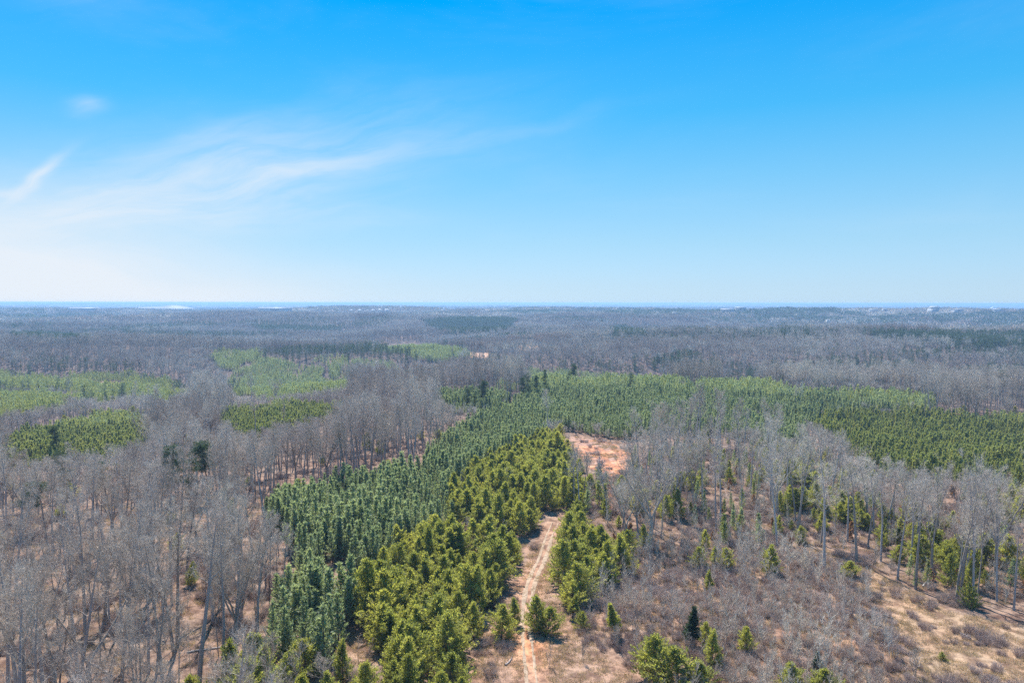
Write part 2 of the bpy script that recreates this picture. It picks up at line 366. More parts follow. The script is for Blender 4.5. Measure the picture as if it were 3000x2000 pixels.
def bare_tree(seed, H=26, style='tall', lod=0):
    r = np.random.default_rng(seed); T = Mesh(); C = Mesh()
    R = {'tall': 0.30, 'broad': 0.42, 'pole': 0.17}[style] * H / 26
    leaders = []
    lean = r.normal(size=3) * 0.035; lean[2] = 1
    if style == 'broad':
        fork = H * r.uniform(0.26, 0.42)
        tr = polyline(np.zeros(3), lean, fork, 4, r, 0, 0.03); T.tube(tr, np.linspace(R * 1.15, R * 0.8, 5), 6 if lod == 0 else 4)
        n = int(r.integers(2, 5)); a0 = r.uniform(0, 6.28)
        for k in range(n):
            d = sph(a0 + k * 6.28 / n + r.normal() * 0.3, math.radians(r.uniform(52, 72)))
            leaders.append((polyline(tr[-1], d, (H - fork) * r.uniform(0.85, 1.05), 7, r, 0.07, 0.09), R * 0.58))
    else:
        tr = polyline(np.zeros(3), lean, H * 0.97, 9, r, 0.01, 0.028); leaders.append((tr, R * 1.1))
    limb0 = 0.56 if style == 'tall' else (0.12 if style == 'broad' else 0.55)
    nl = {'tall': 17, 'broad': 9, 'pole': 11}[style]
    tb, td, tl = [], [], []
    for P, r0 in leaders:
        m = len(P); rad = r0 * (1 - np.linspace(0, 1, m) ** 1.25 * 0.93)
        T.tube(P, rad, 5 if lod == 0 else 3)
        ga = r.uniform(0, 6.28)
        for k in range(nl):
            t = limb0 + (0.97 - limb0) * (k + r.uniform(0, 0.8)) / nl
            i = t * (m - 1); i0 = min(int(i), m - 2); p = P[i0] + (P[i0 + 1] - P[i0]) * (i - i0)
            ga += 2.4 + r.normal() * 0.3
            ll = H * (0.05 + 0.25 * (1 - t) ** 0.7) * r.uniform(0.7, 1.2) * (0.8 if style != 'broad' else 1.0) * (0.6 if style == 'pole' else 1)
            lb = polyline(p, sph(ga, math.radians(r.uniform(22, 58))), ll, 5, r, 0.13, 0.13)
            rr = max(0.022, r0 * (1 - t) * 0.42 + 0.02)
            if lod == 0: T.tube(lb, np.linspace(rr, rr * 0.3, 6), 3)
            else: T.tube(lb[[0, 2, 5]], [rr * 1.4, rr, rr * 0.4], 3)
            for s in range(7 if lod == 0 else 5):
                q = r.uniform(0.22, 1.0) * 5; q0 = min(int(q), 4); pp = lb[q0] + (lb[q0 + 1] - lb[q0]) * (q - q0)
                dd = (lb[q0 + 1] - lb[q0]); dd /= np.linalg.norm(dd); dd = dd + r.normal(size=3) * 0.6; dd[2] += 0.35
                sl = ll * r.uniform(0.22, 0.5) + 0.5
                sb = polyline(pp, dd, sl, 3, r, 0.12, 0.2)
                tb.append(sb); tl.append(sl)
    tb = np.array(tb); tl = np.array(tl); n = len(tb)     # n,4,3
    seg = tb[:, 1:] - tb[:, :-1]
    if lod == 0:
        for j in range(3): C.blades(tb[:, j], seg[:, j], np.linalg.norm(seg[:, j], axis=1) * 1.25, 0.055 - 0.012 * j, r)
        k2, wd, lf = 11, 0.025, 1.0
    else:
        C.blades(tb[:, 0], tb[:, 3] - tb[:, 0], tl, 0.10, r)
        k2, wd, lf = 5, 0.085, 1.25
    f = r.uniform(0.1, 1.0, (n, k2)) * 3; j = np.minimum(f.astype(int), 2); ii = np.arange(n)[:, None]
    b0 = tb[ii, j] + seg[ii, j] * (f - j)[..., None]
    d = seg[ii, j] / (np.linalg.norm(seg[ii, j], axis=2)[..., None] + 1e-9) + r.normal(size=(n, k2, 3)) * 0.5
    d[..., 2] += 0.85
    l = (tl[:, None] * r.uniform(0.3, 0.7, (n, k2)) + 0.25) * lf
    b0 = b0.reshape(-1, 3); d = d.reshape(-1, 3); l = l.reshape(-1)
    C.blades(b0, d, l, wd, r)
    if lod == 0:
        dn = d / np.linalg.norm(d, axis=1)[:, None]
        for q in (0.45, 0.75):
            C.blades(b0 + dn * (l * q)[:, None], dn + r.normal(size=d.shape) * 0.55, l * 0.6, wd * 0.8, r)
    return T, C

def young_pine(seed, H=8.0, lod=0):
    r = np.random.default_rng(seed); T = Mesh(); C = Mesh()
    tr = polyline(np.zeros(3), np.array([r.normal() * .02, r.normal() * .02, 1]), H, 5, r, 0, 0.02); T.tube(tr, np.linspace(0.10, 0.015, 6), 4)
    nw = 11 if lod == 0 else 8; B = []; D = []; Ls = []
    for k in range(nw):
        t = 0.12 + 0.86 * k / nw; z = t * H; w = 0.34 * H * 0.5 * (1 - t) ** 0.7 + 0.3
        nb = 6 if t < 0.75 else 4; a0 = r.uniform(0, 6.28)
        for q in range(nb):
            a = a0 + q * 6.28 / nb + r.normal() * 0.2; L_ = w * r.uniform(0.75, 1.25); el = math.radians(25 + 35 * t)
            br = polyline(np.array([tr[min(5, int(t * 5))][0], tr[min(5, int(t * 5))][1], z + r.normal() * 0.1]), sph(a, el), L_, 3, r, 0.12, 0.06)
            if lod == 0: T.tube(br, [0.025, 0.02, 0.012, 0.006], 3)
            n = 11 if lod == 0 else 4
            f = r.uniform(0.25, 1.05, n) * 3; j = np.minimum(f.astype(int), 2); s = br[j + 1] - br[j]
            B.append(br[j] + s * (f - j)[:, None]); D.append(s / np.linalg.norm(s, axis=1)[:, None] * 1.0 + r.normal(size=(n, 3)) * 0.55 + [0, 0, 0.45]); Ls.append(r.uniform(0.28, 0.6, n))
    # leader
    n = 24 if lod == 0 else 9
    zz = r.uniform(0.8, 1.0, n) * H; B.append(np.stack([np.full(n, tr[-1][0]), np.full(n, tr[-1][1]), zz], 1)); D.append(r.normal(size=(n, 3)) * 0.35 + [0, 0, 1.0]); Ls.append(r.uniform(0.3, 0.6, n))
    B = np.concatenate(B); D = np.concatenate(D); Ls = np.concatenate(Ls)
    fc = B * [1, 1, 0]; fc = fc / (np.linalg.norm(fc, axis=1)[:, None] + .2) * .5 + [0, 0, 1.1]
    if lod == 0:
        C.leaves(B, D, Ls, 0.15, r, fc)
        C.leaves(B, D + r.normal(size=D.shape) * 0.7, Ls * 0.9, 0.13, r, fc)
    else: C.leaves(B, D, Ls * 1.4, 0.36, r, fc)
    return T, C

def cedar(seed, H=6.5, wid=0.62, lod=0, bare=0.03):
    """bushy olive evergreen, foliage nearly to the ground, broken outline of upswept plumes"""
    r = np.random.default_rng(seed); T = Mesh(); C = Mesh()
    tr = polyline(np.zeros(3), np.array([r.normal() * .05, r.normal() * .05, 1]), H * 0.96, 6, r, 0, 0.04); T.tube(tr, np.linspace(0.13, 0.02, 7), 5)
    nb = 120 if lod == 0 else 40; B = []; D = []; Ls = []
    ph = r.uniform(0, 6.28, 4)
    for k in range(nb):
        t = bare + (0.985 - bare) * ((k + r.uniform()) / nb) ** 1.12; i = t * 6; i0 = min(int(i), 5); p = tr[i0] + (tr[i0 + 1] - tr[i0]) * (i - i0)
        a = k * 2.4 + r.normal() * 0.3
        lobe = 1 + 0.22 * math.sin(2 * a + ph[0]) + 0.18 * math.sin(3 * a + 5 * t + ph[1])
        w = wid * H * 0.5 * (min(1, (t + 0.12) / 0.28) ** 0.6) * (1 - t) ** 0.85 * lobe * r.uniform(0.6, 1.28) + 0.08
        el = math.radians(8 + 42 * t + r.normal() * 8)
        br = polyline(p, sph(a, el), w, 4, r, 0.10, 0.10)
        if lod == 0: T.tube(br, [0.035, 0.028, 0.02, 0.012, 0.006], 3)
        n = int(10 + 50 * min(1.2, w / (wid * H * 0.36))) if lod == 0 else 8
        f = (r.uniform(0.22, 1, n) ** 0.75) * 4; j = np.minimum(f.astype(int), 3); s = br[j + 1] - br[j]; u = s / np.linalg.norm(s, axis=1)[:, None]
        B.append(br[j] + s * (f - j)[:, None] + r.normal(size=(n, 3)) * 0.05 * H * 0.35); D.append(u + r.normal(size=(n, 3)) * 0.6 + [0, 0, 0.3]); Ls.append(r.uniform(0.16, 0.42, n) * (0.7 + 0.05 * H))
    B = np.concatenate(B); D = np.concatenate(D); Ls = np.concatenate(Ls)
    B[:, 2] = np.maximum(B[:, 2], 0.1)
    fc = B * [1, 1, 0]; fc = fc / (np.linalg.norm(fc, axis=1)[:, None] + .5) * .5 + [0, 0, 1.2]
    if lod == 0: C.leaves(B, D, Ls, 0.15, r, fc)
    else: C.leaves(B, D, Ls * 1.5, 0.42, r, fc)
    return T, C

def tall_pine(seed, H=21, lod=0, low=0.45):
    """old dark pine: bare stem, irregular flat needle platforms"""
    r = np.random.default_rng(seed); T = Mesh(); C = Mesh()
    tr = polyline(np.zeros(3), np.array([r.normal() * .04, r.normal() * .04, 1]), H, 7, r, 0, 0.03); T.tube(tr, np.linspace(0.26, 0.04, 8), 6)
    nb = 30 if lod == 0 else 14; B = []; D = []
    for k in range(nb):
        t = low + (0.99 - low) * (k + r.uniform()) / nb; i = t * 7; i0 = min(int(i), 6); p = tr[i0] + (tr[i0 + 1] - tr[i0]) * (i - i0)
        a = k * 2.4 + r.normal() * 0.5; w = H * (0.05 + 0.20 * math.sqrt(max(0, 1 - t)) * (0.55 + 0.45 * min(1, (t - low) / 0.2))) * r.uniform(0.5, 1.15)
        br = polyline(p, sph(a, math.radians(r.uniform(0, 35))), w, 4, r, 0.09, 0.12); T.tube(br, [0.07, 0.055, 0.04, 0.03, 0.012], 3)
        for q in range(5 if lod == 0 else 3):
            f = r.uniform(0.35, 1.0) * 4; j = min(int(f), 3); c = br[j] + (br[j + 1] - br[j]) * (f - j) + r.normal(size=3) * [0.5, 0.5, 0.15]
            n = 34 if lod == 0 else 9
            o = r.normal(size=(n, 3)) * [0.55, 0.55, 0.24]
            B.append(c + o); D.append(o + [0, 0, 0.5] + r.normal(size=(n, 3)) * 0.3)
    B = np.concatenate(B); D = np.concatenate(D)
    C.leaves(B, D, r.uniform(0.35, 0.6, len(B)) * (1 if lod == 0 else 1.8), 0.16 if lod == 0 else 0.5, r)
    return T, C

def sapling(seed, H=5.5):
    r = np.random.default_rng(seed); T = Mesh(); C = Mesh(); B = []; D = []; Ls = []
    for s in range(int(r.integers(1, 4))):
        h = H * r.uniform(0.7, 1.0); tr = polyline(r.normal(size=3) * [0.25, 0.25, 0], np.array([r.normal() * .12, r.normal() * .12, 1]), h, 5, r, 0.02, 0.05); T.tube(tr, np.linspace(0.045, 0.01, 6), 3)
        for k in range(16):
            t = r.uniform(0.25, 0.98); i = t * 5; i0 = min(int(i), 4); p = tr[i0] + (tr[i0 + 1] - tr[i0]) * (i - i0); l = h * (0.10 + 0.25 * (1 - t)) * r.uniform(0.6, 1.2)
            br = polyline(p, sph(r.uniform(0, 6.28), math.radians(r.uniform(35, 65))), l, 3, r, 0.1, 0.12)
            T.tube(br, [0.02, 0.016, 0.012, 0.008], 3)
            n = 12; f = r.uniform(0.15, 1, n) * 3; j = np.minimum(f.astype(int), 2); sg = br[j + 1] - br[j]
            B.append(br[j] + sg * (f - j)[:, None]); D.append(sg / np.linalg.norm(sg, axis=1)[:, None] + r.normal(size=(n, 3)) * 0.5 + [0, 0, 0.4]); Ls.append(r.uniform(0.3, 0.8, n) * (l * 0.6 + 0.3))
    C.blades(np.concatenate(B), np.concatenate(D), np.concatenate(Ls), 0.026, r)
    return T, C

def brush(seed, R=1.2, H=1.5, n=260):
    r = np.random.default_rng(seed); C = Mesh()
    a = r.uniform(0, 6.28, n); q = np.sqrt(r.uniform(0, 1, n)) * R * 0.6
    B = np.stack([q * np.cos(a), q * np.sin(a), np.zeros(n)], 1); D = np.stack([np.cos(a) * 0.5, np.sin(a) * 0.5, np.ones(n)], 1) + r.normal(size=(n, 3)) * 0.25
    l = H * r.uniform(0.4, 1.1, n); C.blades(B, D, l, 0.028, r)
    Dn = D / np.linalg.norm(D, axis=1)[:, None]
    for f in (0.35, 0.55, 0.75): C.blades(B + Dn * (l * f)[:, None], Dn + r.normal(size=(n, 3)) * 0.6, l * 0.45, 0.022, r)
    return C
def tuft(seed, n=110, R=1.1, H=0.5):
    r = np.random.default_rng(seed); C = Mesh(); a = r.uniform(0, 6.28, n); q = np.sqrt(r.uniform(0, 1, n)) * R
    B = np.stack([q * np.cos(a), q * np.sin(a), np.full(n, -0.05)], 1); D = r.normal(size=(n, 3)) * 0.75 + [0, 0, 0.75]; D[:, 2] = np.abs(D[:, 2])
    C.blades(B, D, H * r.uniform(0.5, 1.2, n), 0.06, r); return C

# prototypes: name -> list of (trunk mesh data, crown mesh data)
def P(builder, specs, tm, cm, nm):
    out = []
    for kw in specs:
        T, C = builder(**kw); out.append((T.data(nm + ' trunk', tm, True), C.data(nm + ' crown', cm)))
    return out
PR = {}
PR['tall'] = P(bare_tree, [dict(seed=s, style='tall', H=h) for s, h in ((1, 26), (2, 28), (3, 24), (4, 27))], M['bark'], M['twig'], 'bare tree')
PR['tall'][1][0].materials[0] = M['palebark']; PR['tall'][3][0].materials[0] = M['palebark']
PR['broad'] = P(bare_tree, [dict(seed=s, style='broad', H=h) for s, h in ((11, 23), (12, 25), (13, 21))], M['bark'], M['twig'], 'forked bare tree')
PR['pole'] = P(bare_tree, [dict(seed=s, style='pole', H=h) for s, h in ((21, 20), (22, 22))], M['bark'], M['twig'], 'slim bare tree')
PR['snag'] = P(bare_tree, [dict(seed=31, style='pole', H=16)], M['palebark'], M['palebark'], 'pale bare tree')
PR['pine'] = P(young_pine, [dict(seed=s, H=h) for s, h in ((41, 8), (42, 8.8), (43, 7.2), (44, 8.2))], M['pbark'], M['blue'], 'young pine')
PR['ypine'] = P(young_pine, [dict(seed=s, H=h) for s, h in ((45, 7.2), (46, 6.4), (47, 7.6))], M['pbark'], M['yellow'], 'young pine')
PR['cedar'] = P(cedar, [dict(seed=s, H=h, wid=w) for s, h, w in ((51, 7.2, .98), (52, 8.0, .78), (53, 6.2, 1.15), (54, 7.0, .92), (55, 7.4, 1.05))], M['pbark'], M['cedar'], 'cedar')
PR['dpine'] = P(cedar, [dict(seed=57, H=8.5, wid=.42, bare=0.16)], M['pbark'], M['dark'], 'dark pine')
PR['stempine'] = P(cedar, [dict(seed=58, H=7.0, wid=.5, bare=0.25)], M['pbark'], M['cedar'], 'stemmed pine')
PR['old'] = P(tall_pine, [dict(seed=s, H=h, low=l) for s, h, l in ((61, 21, .4), (62, 23, .25), (63, 19, .5))], M['pbark'], M['dark'], 'old pine')
PR['sap'] = P(sapling, [dict(seed=s, H=h) for s, h in ((71, 5.2), (72, 6.4), (73, 4.4), (74, 7.0))], M['twig'], M['twig'], 'sapling')
PR['oaklet'] = P(cedar, [dict(seed=76, H=4.0, wid=.75, lod=1, bare=0.1)], M['bark'], M['russet'], 'russet oak')

# ------------------------------------------------------------------ instanced masses (kind stuff), one object per kind
def joined(name, T, C, tm, cm):
    me = Mesh()
    nT = 0
    if T is not None:
        for v, f in [(np.concatenate(T.V), np.concatenate(T.F))]: me.add(v, f); nT = len(f)
    me.add(np.concatenate(C.V), np.concatenate(C.F))
    d = me.data(name, None); d.materials.append(tm); d.materials.append(cm)
    idx = np.ones(len(d.polygons), np.int32); idx[:nT] = 0; d.polygons.foreach_set('material_index', idx)
    return d
def scatter(name, label, sources, x, y, z, idx, rot, scl):
    """points that carry source index, rotation and scale; geometry nodes place the plants"""
    col = bpy.data.collections.new(name + ' sources')
    for k, d in enumerate(sources):
        col.objects.link(bpy.data.objects.new('%s source %03d' % (name, k), d))
    me = bpy.data.meshes.new(name); n = len(x); me.vertices.add(n)
    me.vertices.foreach_set('co', np.stack([x, y, z], 1).astype(np.float32).ravel())
    a = me.attributes.new('src', 'INT', 'POINT'); a.data.foreach_set('value', idx.astype(np.int32))
    a = me.attributes.new('turn', 'FLOAT_VECTOR', 'POINT'); a.data.foreach_set('vector', rot.astype(np.float32).ravel())
    a = me.attributes.new('size', 'FLOAT_VECTOR', 'POINT'); a.data.foreach_set('vector', scl.astype(np.float32).ravel())
    o = link(name, me); tag(o, label, None, None, 'stuff')
    g = bpy.data.node_groups.new(name, 'GeometryNodeTree')
    g.interface.new_socket('Geometry', in_out='INPUT', socket_type='NodeSocketGeometry'); g.interface.new_socket('Geometry', in_out='OUTPUT', socket_type='NodeSocketGeometry')
    gi = g.nodes.new('NodeGroupInput'); go = g.nodes.new('NodeGroupOutput'); ip = g.nodes.new('GeometryNodeInstanceOnPoints')
    ci = g.nodes.new('GeometryNodeCollectionInfo'); ci.inputs['Collection'].default_value = col; ci.inputs['Separate Children'].default_value = True; ci.inputs['Reset Children'].default_value = True
    def att(nm, ty):
        q = g.nodes.new('GeometryNodeInputNamedAttribute'); q.data_type = ty; q.inputs['Name'].default_value = nm
        return [s for s in q.outputs if s.enabled and s.name == 'Attribute'][0]
    l = g.links.new
    l(gi.outputs[0], ip.inputs['Points']); l(ci.outputs[0], ip.inputs['Instance']); ip.inputs['Pick Instance'].default_value = True
    l(att('src', 'INT'), ip.inputs['Instance Index']); l(att('turn', 'FLOAT_VECTOR'), ip.inputs['Rotation']); l(att('size', 'FLOAT_VECTOR'), ip.inputs['Scale'])
    l(ip.outputs[0], go.inputs[0])
    md = o.modifiers.new('scatter', 'NODES'); md.node_group = g
    return o

# ------------------------------------------------------------------ where the plants stand
HALF = math.radians(43)
def jgrid(d0, d1, step, seed):
    r = np.random.default_rng(seed)
    xm = d1 * math.sin(HALF) + 40
    gx = np.arange(-xm, xm, step); gy = np.arange(0, d1, step); X, Y = np.meshgrid(gx, gy)
    X = X.ravel() + r.uniform(-.48, .48, X.size) * step; Y = Y.ravel() + r.uniform(-.48, .48, Y.size) * step
    d = np.hypot(X, Y); k = (d >= d0) & (d < d1) & (np.abs(X) < Y * math.tan(HALF) + 40)
    return X[k], Y[k]
def any_in(polys, x, y):
    r = np.zeros(x.shape, bool)
    for p in polys: r |= inside(p, x, y)
    return r
def wob(x, y, a=3.0, s=14.0):      # ragged edges
    return x + a * fbm(x / s, y / s, 2, 40), y + a * fbm(x / s, y / s, 2, 50)
def sizes(n, lo, hi, r, slim=0.15):
    s = r.uniform(lo, hi, n); w = s * r.uniform(1 - slim, 1 + slim, n); return np.stack([w, w, s], 1)
def turns(n, r, tilt=0.03): return np.stack([r.normal(size=n) * tilt, r.normal(size=n) * tilt, r.uniform(0, 6.28, n)], 1)

def in_frame(x, y, z, up):
    px, py = pixel_of(x, y, z + up * 0.5); return (px > -10) & (px < 2362) & (py < 1580 + 0)

def place(proto, xyz, scl, rotz, name, label, cat, group=None, tilt=(0, 0), parts=('trunk', 'crown')):
    e = bpy.data.objects.new(name, None); COL.objects.link(e); e.empty_display_size = 0.5
    e.location = xyz; e.scale = scl; e.rotation_euler = (tilt[0], tilt[1], rotz)
    for nm, me in zip(parts, proto):
        o = bpy.data.objects.new(nm, me); COL.objects.link(o); o.parent = e
    return tag(e, label, cat, group)

HERO = []      # (x, y, radius) kept free of scattered plants
def hero(kind, i, px, py, h, width, name, label, cat, group=None, rz=None, base_h=None, tilt=(0, 0)):
    """one plant that the photograph singles out: foot at the pixel, height in metres"""
    x, y = ground_at(px, py); me = PR[kind][i]
    h0 = max(v.co.z for v in me[0].vertices); s = h / h0
    if kind in ('cedar', 'stempine', 'dpine'): width *= 1.22
    w = s * width
    R = random.Random(int(px * 7 + py))
    z = float(height(x, y)) - 0.15
    place(me, (x, y, z), (w, w, s), R.uniform(0, 6.28) if rz is None else rz, name, label, cat, group, tilt)
    HERO.append((x, y, max(1.6, h * 0.2 if kind not in ('tall', 'broad', 'pole', 'snag', 'old') else 2.5)))
    return x, y

TR = 'cedar'
hero('cedar', 0, 1152, 1466, 6.6, 1.0, 'evergreen_bush', 'rounded olive evergreen standing beside the wheel ruts, joined to a narrower one behind it', 'evergreen tree')
hero('cedar', 1, 1180, 1432, 6.0, 0.8, 'evergreen_bush', 'narrow olive evergreen tucked behind the rounded one beside the wheel ruts', 'evergreen tree')
hero('cedar', 3, 1233, 1448, 7.2, 0.85, 'evergreen_bush', 'pointed olive evergreen close against the wheel ruts, taller of a touching pair', 'evergreen tree')
hero('cedar', 2, 1258, 1456, 5.6, 0.9, 'evergreen_bush', 'lower rounded evergreen touching the pointed one beside the wheel ruts', 'evergreen tree')
hero('stempine', 0, 1314, 1421, 4.9, 1.0, 'small_pine', 'small light green pine at the foot of the evergreen thicket beyond the rut pair', 'pine tree')
hero('cedar', 4, 1335, 1443, 3.7, 0.8, 'evergreen_bush', 'small dark rounded evergreen just below the small light green pine', 'evergreen tree')
hero('stempine', 0, 1413, 1460, 6.6, 0.9, 'small_pine', 'lone green pine on a short bare stem with its shadow on the grass', 'pine tree')
hero('cedar', 0, 1500, 1562, 8.2, 0.95, 'evergreen_bush', 'tall bright olive evergreen at the lower picture edge, left one of the big clump', 'evergreen tree')
hero('cedar', 2, 1560, 1590, 7.6, 1.15, 'evergreen_bush', 'widest bright olive evergreen of the big clump at the lower picture edge', 'evergreen tree')
hero('cedar', 3, 1608, 1600, 6.0, 1.1, 'evergreen_bush', 'low bright olive evergreen on the right flank of the big clump', 'evergreen tree')
hero('dpine', 0, 1584, 1482, 7.6, 0.95, 'dark_pine', 'slim dark green pine rising behind the big olive clump', 'pine tree')
hero('cedar', 1, 1637, 1528, 6.6, 0.8, 'evergreen_bush', 'ragged yellow green evergreen right of the slim dark pine, dark at its foot', 'evergreen tree')
hero('cedar', 4, 1619, 1480, 4.6, 0.75, 'evergreen_bush', 'short dark green evergreen directly behind the ragged yellow green one', 'evergreen tree')
hero('cedar', 3, 1714, 1500, 5.0, 0.7, 'evergreen_bush', 'lone yellow green evergreen half hidden by grey saplings in the brush', 'evergreen tree')
hero('cedar', 0, 1768, 1318, 7.0, 0.75, 'evergreen_bush', 'tall olive evergreen where the brush meets the tall bare trees', 'evergreen tree')
hero('cedar', 2, 1668, 1305, 5.6, 0.9, 'evergreen_bush', 'broad olive evergreen in the row at the top of the brush', 'evergreen tree')
hero('cedar', 4, 1606, 1303, 5.6, 0.9, 'evergreen_bush', 'dark olive evergreen that starts the row at the top of the brush', 'evergreen tree')
hero('cedar', 3, 1640, 1298, 4.8, 0.7, 'evergreen_bush', 'small dark evergreen wedged between two olive ones above the brush', 'evergreen tree')
hero('cedar', 1, 1628, 1352, 4.6, 0.75, 'evergreen_bush', 'yellowish evergreen standing just below the row at the top of the brush', 'evergreen tree')
hero('cedar', 2, 1948, 1325, 4.2, 0.95, 'evergreen_bush', 'small dark rounded evergreen alone at the edge of the tan grass strip', 'evergreen tree')
hero('cedar', 1, 2178, 1348, 8.0, 0.62, 'evergreen_bush', 'tall leaning olive evergreen at the foot of the bare trees by the tan slope', 'evergreen tree')
hero('cedar', 3, 2312, 1305, 8.6, 0.8, 'evergreen_bush', 'large bright green evergreen behind the pale forked tree', 'evergreen tree')
hero('cedar', 0, 1822, 1590, 5.0, 1.1, 'evergreen_bush', 'bright olive evergreen top showing at the lower edge in the brush', 'evergreen tree')
hero('cedar', 2, 1885, 1600, 5.2, 1.0, 'evergreen_bush', 'green evergreen top at the lower edge beside the bright olive top', 'evergreen tree')
hero('dpine', 0, 1876, 1545, 4.2, 0.95, 'dark_pine', 'small dark green pine deep in the brush above the lower edge', 'pine tree')
hero('cedar', 4, 2165, 1515, 1.6, 1.0, 'evergreen_bush', 'tiny evergreen seedling on the tan slope', 'evergreen tree')
hero('cedar', 4, 1948, 1196, 7.6, 0.85, 'evergreen_bush', 'olive evergreen in the gap between the tallest bare trunks', 'evergreen tree')
hero('pine', 1, 2008, 1175, 9.5, 1.0, 'dark_pine', 'dark green pine between the tall bare trunks', 'pine tree')
hero('cedar', 0, 1352, 1135, 7.0, 1.1, 'evergreen_bush', 'dull grey green evergreen beside the dirt clearing, above the track end', 'evergreen tree')
hero('cedar', 3, 1376, 1098, 5.4, 0.8, 'evergreen_bush', 'dark green evergreen at the corner of the dirt clearing', 'evergreen tree')
hero('snag', 0, 1396, 1200, 19.5, 1.3, 'bare_tree', 'pale bare tree standing alone in front of the dirt clearing', 'bare tree', rz=1.0)
hero('sap', 0, 1262, 1530, 4.2, 0.8, 'bare_sapling', 'thin grey sapling alone on the grass below the wheel ruts', 'sapling')
hero('sap', 2, 1340, 1520, 4.6, 0.7, 'bare_sapling', 'slender pale sapling on the grass below the lone green pine', 'sapling')
hero('sap', 3, 1356, 1442, 5.6, 1.1, 'bare_sapling', 'pale many-stemmed sapling beside the small dark evergreen', 'sapling')
hero('sap', 3, 822, 1510, 4.6, 1.6, 'bare_sapling', 'whitish bushy sapling in the grassy gap of the evergreens', 'sapling')
hero('sap', 2, 1025, 1575, 4.0, 1.6, 'bare_sapling', 'whitish bushy sapling at the lower edge against the olive evergreens', 'sapling')
# the old dark pines that stand above the plantation
OP = 'old dark pines rising above the woods'; OLDP = []
for i, (px, py, h, w, lab) in enumerate([
    (1074, 955, 17, 1.1, 'dark old pine, left one of three side by side at the plantation edge'), (1088, 953, 15, .9, 'shorter dark pine in the middle of the three at the plantation edge'),
    (1104, 950, 21, 1.0, 'tallest dark pine of the three at the plantation edge'), (1201, 930, 19, 1.0, 'wide dark pine starting the cluster above the light green pines'),
    (1216, 925, 21, 1.0, 'tall dark pine second in the cluster above the light green pines'), (1230, 920, 18, .7, 'thin dark pine third in the cluster above the light green pines'),
    (1251, 915, 21, .55, 'slim dark pine standing apart beside the cluster'), (1304, 888, 13, 1.0, 'dark pine with a rounded crown, first of three on the hill crest'),
    (1318, 888, 18, 1.0, 'tallest dark pine of the three on the hill crest'), (1336, 882, 15, .8, 'narrow dark pine last of the three on the hill crest'),
    (1446, 900, 16, 1.2, 'dark pine among grey trees in the middle of the plantation'), (2308, 925, 23, 1.0, 'flat topped dark pine alone over the grey woods at the far side'),
    (2349, 918, 20, 1.0, 'dark pine cut by the right picture edge'), (2178, 905, 17, .8, 'small dark pine over grey woods left of the flat topped one'),
    (133, 1060, 17, 1.0, 'dark spreading pine in front of the yellow green plantation'), (404, 1180, 19, 1.15, 'big dark pine standing out of the grey woods near the front'),
    (436, 1172, 15, 1.0, 'olive dark pine close beside the big one in the grey woods'), (478, 1150, 18, 1.1, 'open crowned dark pine behind the tall trunks'),
    (232, 1180, 14, 1.0, 'small dark crown half buried in the grey woods'), (158, 1160, 17, .9, 'faint olive pine deep in the grey woods'), (52, 1230, 15, 1.5, 'wide olive pine crown at the left picture edge'),
    (800, 840, 17, .9, 'lone dark pine over the far grey woods between two plantations'), (1505, 862, 17, .8, 'small dark pine over the valley beyond the plantation'), (1610, 850, 16, .9, 'dark pine on the far valley side'),
]):
    OLDP.append(hero('old', i % 3, px, py, h + (3 if 150 < px < 500 and py > 1100 else 0), w, 'old_pine', lab, 'pine tree', OP))
